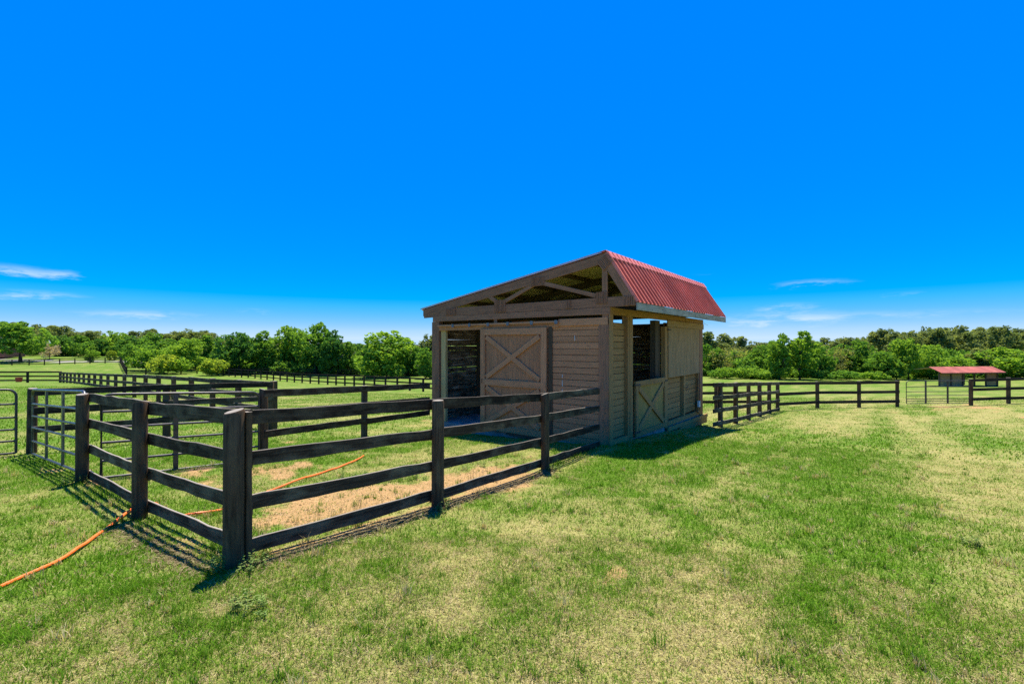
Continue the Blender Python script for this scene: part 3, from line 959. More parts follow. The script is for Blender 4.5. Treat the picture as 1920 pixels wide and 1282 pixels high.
# ------------------------------------------------------------------ fences
def fence(label, posts, boards, side, mat='fence', pmat='post', r=.075, bw=.14, bt=.024, group=None, n=5, jit=.022, square=False,
          skip_post=(), name='board_fence', skip_board=()):
    """posts: (x, y, base z, top z). boards: (drop below the post top of the board's upper edge) per tier. side: +1/-1, on which side of the posts the boards are nailed"""
    root = empty(name, (posts[0][0], posts[0][1], posts[0][2]))
    tag(root, label, 'fence', group or 'board fences of the paddocks')
    o0 = Vector(root.location)
    for i, (x, y, z0, z1) in enumerate(posts):
        if i in skip_post:
            continue
        mb = MB()
        if square:
            a_ = random.uniform(-.05, .05)
            mb.plank((x - o0.x, y - o0.y, z0 - .12 - o0.z), (x - o0.x, y - o0.y, z1 - o0.z), r * 1.9, r * 1.9, (math.cos(BA + a_), math.sin(BA + a_), 0), 1, 0, .008)
        else:
            rr = r * random.uniform(.94, 1.08)
            mb.post(x - o0.x, y - o0.y, z0 - .15 - o0.z, z1 - o0.z, rr, 14, tilt=(random.uniform(-.012, .012), random.uniform(-.012, .012)))
        mb.build('post', M[pmat], root, smooth=not square)
    for i in range(len(posts) - 1):
        a = Vector(posts[i][:2]); b_ = Vector(posts[i + 1][:2])
        d_ = (b_ - a).normalized(); nrm = Vector((-d_.y, d_.x)) * side
        off = nrm * (r * .93 + bt / 2)
        for k_, dz in enumerate(boards):
            if (i, k_) in skip_board:
                continue
            za = posts[i][3] - dz - bw / 2 + random.uniform(-.012, .012); zb_ = posts[i + 1][3] - dz - bw / 2 + random.uniform(-.012, .012)
            pa = Vector((a.x + off.x, a.y + off.y, za)) - o0 - Vector((d_.x, d_.y, 0)) * .045
            pb = Vector((b_.x + off.x, b_.y + off.y, zb_)) - o0 + Vector((d_.x, d_.y, 0)) * .045
            # neighbours overlap the same post: step alternate boards out by 2 mm
            st = nrm * (.0025 if i % 2 else 0)
            pa += Vector((st.x, st.y, 0)); pb += Vector((st.x, st.y, 0))
            MB().plank(pa, pb, bw * random.uniform(.96, 1.03), bt, (0, 0, 1), n, jit).build('board', M[mat], root)
    return root


B4 = (.0, .385, .81, 1.205)
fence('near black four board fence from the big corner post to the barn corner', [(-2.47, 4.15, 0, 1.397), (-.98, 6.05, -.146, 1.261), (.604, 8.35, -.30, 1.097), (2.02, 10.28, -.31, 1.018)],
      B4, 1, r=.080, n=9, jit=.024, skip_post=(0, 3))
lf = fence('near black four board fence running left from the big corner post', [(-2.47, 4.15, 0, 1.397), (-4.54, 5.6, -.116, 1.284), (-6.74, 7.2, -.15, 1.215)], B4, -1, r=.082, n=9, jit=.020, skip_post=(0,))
# the corner: thick round post with a narrow split post beside it
o0 = Vector(lf.location)
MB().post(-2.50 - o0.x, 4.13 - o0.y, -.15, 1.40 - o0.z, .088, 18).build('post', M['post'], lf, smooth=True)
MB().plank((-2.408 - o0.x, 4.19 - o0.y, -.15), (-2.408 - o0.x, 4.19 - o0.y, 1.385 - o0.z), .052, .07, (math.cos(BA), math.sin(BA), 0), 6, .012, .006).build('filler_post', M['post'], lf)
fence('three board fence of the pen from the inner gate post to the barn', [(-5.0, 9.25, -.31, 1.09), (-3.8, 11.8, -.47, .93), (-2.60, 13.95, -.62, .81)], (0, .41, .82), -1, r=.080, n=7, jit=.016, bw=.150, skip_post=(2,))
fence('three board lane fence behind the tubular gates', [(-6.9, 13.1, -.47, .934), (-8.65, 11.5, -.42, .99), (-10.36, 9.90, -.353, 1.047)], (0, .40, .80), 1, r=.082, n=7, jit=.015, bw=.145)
# long paddock fence on the left: 21 posts running away from the lane corner
Q0 = np.array((-6.9, 13.1)); R0 = np.array((-44.0, 44.7)); ps = []
for i in range(21):
    t = i / 20; p = Q0 + (R0 - Q0) * t
    zg = gz(*p)
    top = np.interp(t, [0, .22, 1], [.934, .62, -.72])
    ps.append((p[0], p[1], zg - .05, top))
ps[0] = (ps[0][0] + .02, ps[0][1] + .16, ps[0][2], ps[0][3])
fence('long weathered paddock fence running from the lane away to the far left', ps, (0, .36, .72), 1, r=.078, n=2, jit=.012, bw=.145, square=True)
fence('fence closing the far left end of the paddock, behind the mound', [(-44.2, 44.9, -1.75, -.66), (-47.4, 44.9, -1.75, -.66), (-51.2, 44.6, -1.75, -.66), (-55.0, 44.2, -1.7, -.62)], (0, .40, .80), -1, 'farfence', 'farfence', r=.10, n=1, jit=0, bw=.15, square=True)
# behind the barn
ps = []
for i in range(6):
    t = i / 5
    ps.append((6.9 + 6.0 * t, 15.2 + 7.1 * t, -.70 - .55 * t, np.interp(t, [0, 1], [.725, .16])))
ps.insert(0, (6.35, 14.65, -.66, .76))
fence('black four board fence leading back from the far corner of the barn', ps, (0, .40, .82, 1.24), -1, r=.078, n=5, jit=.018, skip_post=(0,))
fence('three board fence passing behind the barn', [(12.85, 22.45, -1.24, .14), (10.4, 23.4, -1.35, .02), (7.9, 24.3, -1.5, -.10), (5.4, 25.2, -1.6, -.2)], (0, .44, .88), 1, 'farfence', r=.075, n=2, jit=.012, square=True, skip_post=(0,))
fence('three board fence from the barn paddock corner to the tubular field gate', [(12.95, 22.35, -1.24, .16), (16.1, 24.2, -1.38, .03), (18.3, 24.2, -1.37, .045), (20.4, 24.3, -1.33, .065)], (0, .50, 1.0), -1, 'farfence', r=.085, n=3, jit=.012, bw=.15, square=True, skip_post=(0,))
fence('three board fence right of the tubular field gate', [(24.3, 24.3, -1.26, .165), (26.5, 24.5, -1.15, .215), (28.6, 24.6, -1.08, .26), (31.0, 24.8, -1.0, .30)], (0, .50, 1.0), -1, 'farfence', r=.085, n=3, jit=.012, bw=.15, square=True)


def far_fence(label, way, step, h, tiers, bw=.15, r=.08, mat='farfence'):
    pts = []
    for (a, b_) in zip(way[:-1], way[1:]):
        n_ = max(1, int(math.hypot(b_[0] - a[0], b_[1] - a[1]) / step))
        for i in range(n_):
            t = i / n_
            pts.append((a[0] + (b_[0] - a[0]) * t, a[1] + (b_[1] - a[1]) * t))
    pts.append(way[-1])
    ps_ = []
    for (x, y) in pts:
        z = gz(x, y)
        ps_.append((x, y, z - .05, z + h))
    return fence(label, ps_, tiers, -1, mat, mat, r=r, n=1, jit=0, bw=bw, square=True)


far_fence('dark three board fence crossing the lower field left of the barn', [(3, 37), (-8.9, 46), (-24.1, 60), (-31.3, 66), (-42, 75), (-55, 84)], 2.1, 1.36, (0, .46, .92), bw=.16, r=.085)
far_fence('thin far fence along the foot of the trees left of the barn', [(6, 84), (-20, 85), (-45, 86), (-57, 87)], 3.6, 1.2, (0, .45, .9), bw=.12, r=.07)
far_fence('distant dark fence across the hillside lawn on the far left', [(-118, 92), (-100, 95), (-82, 96)], 3.0, 1.25, (0, .45, .9), bw=.15, r=.09)
far_fence('distant fence dropping from the driveway down to the brush', [(-81.8, 95.8), (-63, 75), (-58, 84.5)], 2.6, 1.25, (0, .45, .9), bw=.15, r=.09)


# ------------------------------------------------------------------ tubular gates
def gate(label, p0, p1, zb0, zb1, h, rows, stays, mat, rt=.024, stay_w=.06, group=None):
    """p0,p1: ends on plan; zb: height of the bottom tube at each end; rows: heights of the inner tubes as fractions"""
    root = empty('tubular_gate', (p0[0], p0[1], zb0))
    tag(root, label, 'gate', group or 'tubular gates')
    o0 = Vector(root.location)

    def G(t, f_):
        return Vector((p0[0] + (p1[0] - p0[0]) * t, p0[1] + (p1[1] - p0[1]) * t, zb0 + (zb1 - zb0) * t + h * f_)) - o0
    L_ = math.hypot(p1[0] - p0[0], p1[1] - p0[1])
    cr = .14; pts = []
    e, g = cr / L_, cr / h
    pts += [G(0, .0), G(0, 1 - g)]
    for k_ in range(1, 7):
        a_ = math.pi / 2 * k_ / 6
        pts.append(G(e * (1 - math.cos(a_)), 1 - g + g * math.sin(a_)))
    for k_ in range(0, 7):
        a_ = math.pi / 2 * k_ / 6
        pts.append(G(1 - e + e * math.sin(a_), 1 - g + g * math.cos(a_)))
    pts += [G(1, .0)]
    MB().tube(pts, rt, 10).build('frame', M[mat], root, smooth=True)
    for f_ in rows:
        MB().tube([G(.001, f_), G(.33, f_), G(.66, f_), G(.999, f_)], rt * .86, 8).build('bar', M[mat], root, smooth=True)
    for t in stays:
        MB().plank(G(t, -.01), G(t, .99), stay_w, .034, (p1[0] - p0[0], p1[1] - p0[1], 0), 1, 0, .006).build('stay', M[mat], root)
    return root


R6 = (0, .185, .37, .555, .77)
gt = gate('grey tubular gate between the left fence post and the lane post', (-6.90, 7.42), (-10.05, 9.62), -.10, -.29, 1.335, (0, .20, .41, .59, .78), (.36, .68), 'gate', stay_w=.085)
gate('rounded tubular gate at the left edge of the frame', (-10.50, 9.72), (-12.80, 6.84), -.30, -.10, 1.34, (0, .19, .37, .56, .77), (.36, .68), 'gated')
gate('dark tubular gate standing across the pen behind the left fence', (-6.62, 7.40), (-5.03, 9.13), -.155, -.30, 1.345, (0, .20, .42, .60, .79), (.42,), 'gated', stay_w=.075)
gate('black tubular field gate between the right hand fences', (20.75, 24.15), (24.05, 24.15), -1.12, -1.10, 1.18, (0, .10, .19, .35, .52, .74), (.31, .66), 'gated', rt=.020, stay_w=.09)

# ------------------------------------------------------------------ hose
hp_ = [(-4.05, 3.2), (-4.16, 3.73), (-4.22, 4.35), (-4.50, 5.0), (-4.81, 5.75), (-4.88, 6.02), (-4.74, 6.10), (-4.52, 5.93), (-4.25, 5.72), (-4.02, 5.66), (-3.82, 5.80), (-3.70, 6.15), (-3.66, 6.6), (-3.45, 7.42), (-3.25, 8.5), (-3.12, 9.1), (-3.15, 9.8)]
fine = []
for i in range(len(hp_) - 1):
    p0 = hp_[max(i - 1, 0)]; p1 = hp_[i]; p2 = hp_[i + 1]; p3 = hp_[min(i + 2, len(hp_) - 1)]
    for k_ in range(7):
        t = k_ / 7
        q = [0.5 * (2 * p1[j] + (p2[j] - p0[j]) * t + (2 * p0[j] - 5 * p1[j] + 4 * p2[j] - p3[j]) * t * t + (3 * p1[j] - p0[j] - 3 * p2[j] + p3[j]) * t ** 3) for j in (0, 1)]
        fine.append(q)
hz_ = zsurf([q[0] for q in fine], [q[1] for q in fine]) + .024
hpts = [(q[0], q[1], float(z) + .008 * math.sin(i * .5)) for i, (q, z) in enumerate(zip(fine, hz_))]
hose = MB().tube(hpts, .0160, 8).build('garden_hose', M['hose'], None, smooth=True)
tag(hose, 'orange garden hose lying across the grass and under the left fence', 'hose')

# ------------------------------------------------------------------ far shed, house, feeder
SX, SY = 59.6, 64.0
shed = tag(empty('field_shed', (SX, SY, gz(64, 65))), 'long low run-in shed with a red metal roof in the right hand field', 'shed')
rz = .14
shed.rotation_euler = (0, 0, rz)
for i in range(6):
    x = i * 1.92
    MB().plank((x, 0, 0), (x, 0, 2.02), .16, .16, (1, 0, 0)).build('post', M['dark'], shed)
for i in range(5):
    x0 = i * 1.92 + .09
    for k_ in range(7):
        MB().plank((x0, .05 if i in (0, 1, 4) else 2.6, .16 + k_ * .285), (x0 + 1.74, .05 if i in (0, 1, 4) else 2.6, .16 + k_ * .285), .27, .03).build('wall_board', M['ply' if i == 1 else ('ply' if i == 0 else ('trim' if i == 4 else 'inner'))], shed)
for i in range(10):
    x0 = -.45 + i * 1.06
    vs = []
    for yy, zz in ((-.7, 2.02), (1.0, 2.78)):
        for dz in (0, -.03):
            for j in range(9):
                vs.append((x0 + 1.06 * j / 8, yy, zz + dz + (.03 if j % 2 else 0)))
    fs = []
    for j in range(8):
        fs += [(j, j + 1, 18 + j + 1, 18 + j), (9 + j + 1, 9 + j, 27 + j, 27 + j + 1), (j + 1, j, 9 + j, 9 + j + 1), (18 + j, 19 + j, 28 + j, 27 + j)]
    MB().poly(vs, fs).build('roof_sheet', M['shedred'], shed)
MB().poly([(-.4, 1.0, 2.76), (10.1, 1.0, 2.76), (10.1, 3.2, 2.35), (-.4, 3.2, 2.35), (-.4, 1.0, 2.72), (10.1, 1.0, 2.72), (10.1, 3.2, 2.31), (-.4, 3.2, 2.31)],
          [(0, 1, 2, 3), (7, 6, 5, 4), (0, 4, 5, 1), (1, 5, 6, 2), (2, 6, 7, 3), (3, 7, 4, 0)]).build('rear_roof', M['shingle'], shed)
MB().plank((-.3, -.62, 1.95), (10.0, -.62, 1.95), .14, .04).build('fascia_board', M['dark'], shed)

HX, HY = -122.6, 112.0
hz0 = gz(HX, HY)
house = tag(empty('brick_house', (HX, HY, hz0 + .3), .12), 'red brick house mostly outside the left edge, beside the big tree', 'house')
MB().poly([(-10, -4, 0), (0, -4, 0), (0, 4, 0), (-10, 4, 0), (-10, -4, 2.7), (0, -4, 2.7), (0, 4, 2.7), (-10, 4, 2.7), (0, 0, 4.3), (-10, 0, 4.3)],
          [(0, 1, 5, 4), (1, 2, 6, 8, 5), (2, 3, 7, 6), (3, 0, 4, 9, 7)]).build('wall', M['brick'], house)
MB().poly([(-10.4, -4.6, 2.5), (.4, -4.6, 2.5), (.4, 0, 4.45), (-10.4, 0, 4.45), (.4, 4.6, 2.5), (-10.4, 4.6, 2.5), (-10.4, -4.6, 2.35), (.4, -4.6, 2.35), (.4, 0, 4.30), (-10.4, 0, 4.30), (.4, 4.6, 2.35), (-10.4, 4.6, 2.35)],
          [(0, 1, 2, 3), (3, 2, 4, 5), (6, 9, 8, 7), (9, 11, 10, 8), (0, 6, 7, 1), (1, 7, 8, 2), (2, 8, 10, 4), (4, 10, 11, 5), (5, 11, 9, 3), (3, 9, 6, 0)]).build('roof', M['shingle'], house)
for x in (-2.2, -5.5, -8.0):
    w_ = MB().plank((x, -4.02, .9), (x, -4.02, 2.1), 1.1, .05, (1, 0, 0)).build('window', M['white'], house)
    MB().plank((x, -4.06, .98), (x, -4.06, 2.02), .92, .03, (1, 0, 0)).build('pane', M['glass'], w_)
fx, fy = -43.2, 40.2
tag(MB().poly([(-.35, -.25, 0), (.35, -.25, 0), (.35, .25, 0), (-.35, .25, 0), (-.45, -.33, .5), (.45, -.33, .5), (.45, .33, .5), (-.45, .33, .5), (-.4, -.28, .5), (.4, -.28, .5), (.4, .28, .5), (-.4, .28, .5), (-.32, -.22, .1), (.32, -.22, .1), (.32, .22, .1), (-.32, .22, .1)],
              [(3, 2, 1, 0), (0, 1, 5, 4), (1, 2, 6, 5), (2, 3, 7, 6), (3, 0, 4, 7), (4, 5, 9, 8), (5, 6, 10, 9), (6, 7, 11, 10), (7, 4, 8, 11), (8, 9, 13, 12), (9, 10, 14, 13), (10, 11, 15, 14), (11, 8, 12, 15), (12, 13, 14, 15)]).build('feed_tub', M['redpl'], None),
    'small red tub on the mound behind the left gate', 'tub')
bpy.data.objects['feed_tub'].scale = (.45, .45, .8)
bpy.data.objects['feed_tub'].location = (fx, fy, gz(fx, fy) + .1)


# ------------------------------------------------------------------ trees
def leaf_cloud(lobes, n, size, seed, shell=.55, flat=0.0):
    """leaf quads through a set of ellipsoid lobes (cx,cy,cz,rx,ry,rz); returns V,F,lc"""
    g = np.random.default_rng(seed)
    lobes = np.array(lobes, float)
    w = (lobes[:, 3] * lobes[:, 4] * lobes[:, 5]) ** .67
    k_ = g.choice(len(lobes), n, p=w / w.sum())
    dirs = g.normal(size=(n, 3)); dirs /= np.linalg.norm(dirs, axis=1)[:, None]
    r_ = shell + (1 - shell) * g.random(n) ** .6
    # clumps: pull leaves towards random sub-centres so that the crown has light and dark masses
    c = lobes[k_, :3] + dirs * r_[:, None] * lobes[k_, 3:6]
    nc = max(12, n // 45)
    cid = g.integers(0, nc, n)
    cen = c[g.choice(n, nc, replace=False)]
    d2 = ((c[:, None, :] - cen[None]) ** 2).sum(-1) if n * nc < 6e6 else None
    if d2 is not None:
        cid = d2.argmin(1)
        c = c + (cen[cid] - c) * .28
    ct = g.random(nc)
    a = g.normal(size=(n, 3)) + dirs * .4
    a /= np.linalg.norm(a, axis=1)[:, None]
    t1 = np.cross(a, g.normal(size=(n, 3))); t1 /= np.linalg.norm(t1, axis=1)[:, None] + 1e-9
    t2 = np.cross(a, t1)
    s = size * (.6 + .8 * g.random(n))[:, None]
    V = np.stack([c - t1 * s, c - t2 * s * .55, c + t1 * s, c + t2 * s * .55], 1).reshape(-1, 3)
    F = np.arange(4 * n).reshape(n, 4)
    lc = np.clip(.15 + .55 * ct[cid] + .3 * (g.random(n) - .3), 0, 1)
    return V, F, np.repeat(lc, 4)


def round_lobes(seed, nl=18, w=.42, z0=.09, z1=.97, top=.5):
    g = np.random.default_rng(seed); out = []
    for i in range(nl):
        t = (i + .5) / nl
        z = z0 + (z1 - z0) * t
        env = w * (math.sin(math.pi * min(1, (t * .86 + .12))) ** .6)
        a = g.random() * 6.283; d_ = env * (.30 + .55 * g.random())
        r_ = env * (.34 + .22 * g.random()) + .03
        out.append((math.cos(a) * d_, math.sin(a) * d_, z, r_, r_, r_ * (.75 + .35 * g.random())))
    out.append((0, 0, (z0 + z1) / 2, w * .45, w * .45, (z1 - z0) * .38))
    return out


def upright_lobes(seed, nl=16):
    return round_lobes(seed, nl, .30, .08, .98)


def cone_lobes(seed):
    out = []
    g = np.random.default_rng(seed)
    for i in range(16):
        t = i / 15; r_ = .30 * (1 - t) ** .8 + .03
        a = g.random() * 6.28
        out.append((math.cos(a) * r_ * .5, math.sin(a) * r_ * .5, .05 + .9 * t, r_ * .75, r_ * .75, .09))
    return out


def pine_lobes(seed):
    g = np.random.default_rng(seed); out = []
    for i in range(20):
        t = g.random()
        z = .40 + .54 * t; env = .21 * (1 - .75 * max(0, t - .35))
        a = g.random() * 6.28; d_ = env * (.2 + .8 * g.random())
        r_ = .060 + .045 * g.random()
        out.append((math.cos(a) * d_, math.sin(a) * d_, z, r_, r_, r_ * 1.3))
    return out


def bush_lobes(seed):
    g = np.random.default_rng(seed); out = []
    for i in range(11):
        a = g.random() * 6.28; d_ = .5 * g.random() ** .6
        r_ = .22 + .16 * g.random()
        out.append((math.cos(a) * d_, math.sin(a) * d_, .22 + .5 * (1 - d_ * 1.1) * g.random() + .05, r_, r_, r_ * .95))
    return out


def dome_lobes(seed):
    return [(0, 0, .46, .48, .48, .5)]


CROWN = {}
for i in range(8):
    CROWN['round%d' % i] = leaf_cloud(round_lobes(100 + i), 5200, .027, 200 + i)
for i in range(6):
    CROWN['tall%d' % i] = leaf_cloud(upright_lobes(120 + i), 4800, .024, 220 + i)
for i in range(2):
    CROWN['cone%d' % i] = leaf_cloud(cone_lobes(140 + i), 2600, .028, 240 + i)
for i in range(4):
    CROWN['pine%d' % i] = leaf_cloud(pine_lobes(150 + i), 3200, .021, 250 + i, shell=.15)
for i in range(3):
    CROWN['bush%d' % i] = leaf_cloud(bush_lobes(160 + i), 2000, .050, 260 + i)
for i in range(3):
    CROWN['high%d' % i] = leaf_cloud(round_lobes(180 + i, 18, .42, .27, .97), 5000, .027, 280 + i)
CROWN['dome0'] = leaf_cloud(dome_lobes(0), 2600, .045, 270, shell=.9)
CROWN['thin0'] = leaf_cloud(round_lobes(171, 22, .44), 1500, .026, 271, shell=.3)
CMESH = {}
for k_, (V, F, lc) in CROWN.items():
    CMESH[k_] = fast_mesh('crown_' + k_, V, F, M['lf_mid'], {'lc': ('FLOAT', lc)})


def trunk_mesh(seed, fork=True, tall=.6, r=.026):
    g = random.Random(seed)
    mb = MB()
    pts = [(0, 0, -.03), (g.uniform(-.01, .01), g.uniform(-.01, .01), .15), (g.uniform(-.02, .02), g.uniform(-.02, .02), tall * .55), (g.uniform(-.03, .03), g.uniform(-.03, .03), tall)]
    mb.tube(pts, r, 7)
    n0 = len(mb.v)
    # taper the stem
    for i, v in enumerate(mb.v):
        ring = i // 7
        kk = (1.35, 1.0, .72, .4)[ring]
        c = Vector(pts[ring]); mb.v[i] = c + (v - c) * kk
    if fork:
        for j in range(6):
            a = g.random() * 6.28; z = .16 + .4 * g.random()
            t = min(1, z / tall)
            base = Vector((pts[2][0] * t, pts[2][1] * t, z))
            d_ = .16 + .13 * g.random()
            mb.tube([base, base + Vector((math.cos(a) * d_ * .5, math.sin(a) * d_ * .5, .08)), base + Vector((math.cos(a) * d_, math.sin(a) * d_, .20))], r * .34, 5)
    me_ = bpy.data.meshes.new('trunk')
    me_.from_pydata([tuple(v) for v in mb.v], [], mb.f)
    me_.materials.append(M['bark'])
    me_.polygons.foreach_set('use_smooth', np.ones(len(me_.polygons), dtype=bool))
    return me_


TRUNK = {'a': trunk_mesh(1), 'b': trunk_mesh(2), 'c': trunk_mesh(3, r=.032), 'pine': trunk_mesh(4, fork=True, tall=.92, r=.014)}


_tn = 0


def tree(px, top, base, wid, dist, crown, mat, label, name='tree', trunk='a', cat='tree', group=None, zoff=0.0):
    """bearing, height and spread taken from how large the tree stands at its distance"""
    global _tn
    _tn += 1
    if crown[:5] == 'round': crown = 'round%d' % (_tn * 3 % 8)
    if crown[:4] == 'tall': crown = 'tall%d' % (_tn % 6)
    x = (px - 960) / 860 * dist
    z = gz(x, dist)
    H = (2.0 - z) + (645 - top) / 860 * dist
    W = wid / 860 * dist * 1.12
    o = empty(name, (x, dist, z))
    tag(o, label, cat, group or {'tree': 'trees around the paddocks', 'shrub': 'shrubs at the foot of the trees', 'bush': 'clipped bushes on the far lawn'}[cat])
    ext = {'r': .80, 'h': .80, 't': .60, 'c': .62, 'p': .46, 'b': 1.30, 'd': .96}[crown[0] if crown != 'thin0' else 'r']
    c = bpy.data.objects.new('crown', CMESH[crown])
    link(c, o)
    c.scale = (W / ext, W / ext, H)
    c.rotation_euler = (0, 0, random.random() * 6.28)
    c.material_slots[0].link = 'OBJECT'
    c.material_slots[0].material = M[mat]
    if trunk:
        t = bpy.data.objects.new('trunk', TRUNK[trunk])
        link(t, o)
        t.scale = (H, H, H)
        t.rotation_euler = (0, 0, random.random() * 6.28)
    return o


# left, from the edge of the frame towards the barn
tree(38, 603, 677, 78, 104, 'high0', 'lf_mid', 'big spreading oak by the brick house on the far left', 'oak_tree', 'c')
tree(93, 643, 668, 26, 112, 'thin0', 'lf_grey', 'small pale grey leafless tree beside the big oak')
tree(118, 629, 668, 36, 122, 'round1', 'lf_dark', 'dark green tree just right of the pale grey tree')
tree(150, 628, 668, 40, 126, 'round2', 'lf_mid', 'mid green tree behind the small lawn sapling')
tree(184, 634, 668, 34, 124, 'round3', 'lf_dark', 'dark tree between the lawn sapling and the small round bush')
tree(172, 656, 671, 22, 104, 'round4', 'lf_light', 'small bright green sapling standing alone on the far lawn', 'sapling')
tree(214, 620, 668, 44, 128, 'round0', 'lf_light', 'tall bright green tree above the small round bush')
tree(246, 630, 666, 48, 118, 'round4', 'lf_dark', 'broad blackish green tree behind the clipped round bush')
tree(238, 654, 668, 20, 106, 'dome0', 'lf_mid', 'clipped round green bush beside the driveway', 'round_bush', None, 'bush')
tree(210, 656, 668, 14, 108, 'dome0', 'lf_yel', 'smaller yellowish round bush left of the clipped green one', 'round_bush', None, 'bush')
tree(285, 624, 668, 46, 116, 'round1', 'lf_mid', 'mid green tree above the driveway bend')
tree(312, 634, 690, 44, 100, 'round2', 'lf_mid', 'leafy green tree right of the driveway bend')
tree(350, 634, 692, 58, 90, 'high1', 'lf_light', 'light green tree with a slim bare trunk above the brush', 'tree', 'b')
tree(392, 628, 692, 46, 99, 'tall0', 'lf_mid', 'mid green tree between the slim trunked tree and the big dark one')
tree(448, 624, 699, 74, 88, 'high2', 'lf_dark', 'big dark green tree with a stout pale trunk', 'tree', 'c')
tree(503, 620, 698, 58, 90, 'tall1', 'lf_mid', 'upright green tree right of the big dark tree')
tree(546, 611, 698, 64, 92, 'high1', 'lf_light', 'light green tree left of the tallest tree')
tree(592, 605, 700, 74, 88, 'round4', 'lf_mid', 'tallest leafy tree of the row left of the barn', 'tree', 'c')
tree(622, 618, 700, 50, 86, 'tall2', 'lf_dark', 'dark upright tree at the right end of the tall row')
tree(655, 640, 702, 44, 88, 'round0', 'lf_mid', 'low green tree right of the tall row')
tree(676, 644, 700, 38, 98, 'round2', 'lf_dark', 'dark tree behind the gap in the row left of the barn')
tree(725, 619, 704, 98, 82, 'round2', 'lf_light', 'broad light green tree standing alone left of the barn', 'tree', 'b')
tree(765, 634, 703, 52, 87, 'tall3', 'lf_mid', 'green tree right of the broad light tree')
tree(798, 652, 705, 44, 80, 'round1', 'lf_mid', 'low dark leaved tree against the left edge of the barn')
tree(812, 622, 705, 48, 100, 'pine1', 'lf_pine', 'thin dark pine just left of the barn roof', 'pine_tree', 'pine')
# brush left of the row
tree(268, 645, 694, 58, 84, 'bush0', 'lf_light', 'leafy bright brush at the foot of the driveway', 'shrub', None, 'shrub')
tree(300, 655, 694, 50, 80, 'bush1', 'lf_yel', 'yellow green brush right of the driveway', 'shrub', None, 'shrub')
tree(332, 664, 694, 48, 82, 'bush2', 'lf_light', 'green brush under the slim trunked tree', 'shrub', None, 'shrub')
tree(405, 666, 696, 56, 82, 'bush0', 'lf_yel', 'rounded yellow green shrub left of the big dark tree', 'shrub', None, 'shrub')
# right, from the barn to the edge of the frame
tree(1330, 622, 700, 42, 112, 'pine0', 'lf_pine', 'tall thin pine rising beside the barn on the right', 'pine_tree', 'pine')
tree(1362, 624, 700, 40, 116, 'pine2', 'lf_pine', 'second pine from the barn on the right', 'pine_tree', 'pine')
tree(1388, 630, 700, 34, 118, 'pine3', 'lf_pine', 'third pine from the barn on the right', 'pine_tree', 'pine')
tree(1325, 644, 706, 50, 92, 'round1', 'lf_mid', 'green tree touching the right edge of the barn')
tree(1352, 652, 706, 46, 90, 'thin0', 'lf_bare', 'thin olive tree right of the barn')
tree(1388, 650, 707, 56, 92, 'thin0', 'lf_bare', 'sparse brownish tree between the barn and the bright pair')
tree(1428, 646, 708, 54, 88, 'round3', 'lf_mid', 'green tree left of the two tall bright trees')
tree(1462, 624, 711, 46, 80, 'tall0', 'lf_light', 'left one of the two tall bright green trees on the right')
tree(1499, 620, 712, 62, 80, 'tall2', 'lf_light', 'right and taller one of the two bright green trees')
tree(1540, 648, 712, 50, 84, 'round0', 'lf_mid', 'green tree just right of the bright pair')
tree(1575, 650, 712, 48, 86, 'thin0', 'lf_bare', 'olive tree midway along the right hand tree line')
tree(1610, 636, 712, 62, 88, 'round2', 'lf_mid', 'wide green tree midway along the right hand tree line')
tree(1652, 660, 712, 58, 82, 'round4', 'lf_mid', 'low green tree above the field gate post')
tree(1703, 634, 712, 54, 82, 'high0', 'lf_light', 'light green tree rising above the field gate')
tree(1742, 646, 712, 58, 84, 'round3', 'lf_light', 'rounded light tree left of the red roofed shed')
tree(1788, 668, 705, 56, 84, 'round0', 'lf_light', 'bright low tree behind the middle of the field shed')
tree(1838, 652, 705, 48, 92, 'pine2', 'lf_pine', 'dark pine behind the right half of the field shed', 'pine_tree', 'pine')
tree(1882, 650, 705, 70, 84, 'round1', 'lf_light', 'broad light green tree at the right end of the shed')
tree(1925, 664, 705, 60, 82, 'round2', 'lf_light', 'light green tree cut by the right edge of the frame')
tree(1355, 684, 708, 44, 82, 'bush0', 'lf_light', 'bright shrub at the foot of the trees by the barn', 'shrub', None, 'shrub')
tree(1396, 684, 709, 40, 82, 'bush1', 'lf_light', 'second bright shrub from the barn', 'shrub', None, 'shrub')
tree(1430, 688, 710, 40, 80, 'bush2', 'lf_light', 'low shrub under the bright pair of trees', 'shrub', None, 'shrub')
tree(1536, 690, 712, 46, 78, 'bush0', 'lf_mid', 'dark shrub right of the bright pair of trees', 'shrub', None, 'shrub')
tree(1590, 690, 712, 46, 78, 'bush1', 'lf_mid', 'green shrub midway along the right tree line', 'shrub', None, 'shrub')
tree(1640, 692, 712, 46, 77, 'bush2', 'lf_light', 'green shrub left of the field gate', 'shrub', None, 'shrub')

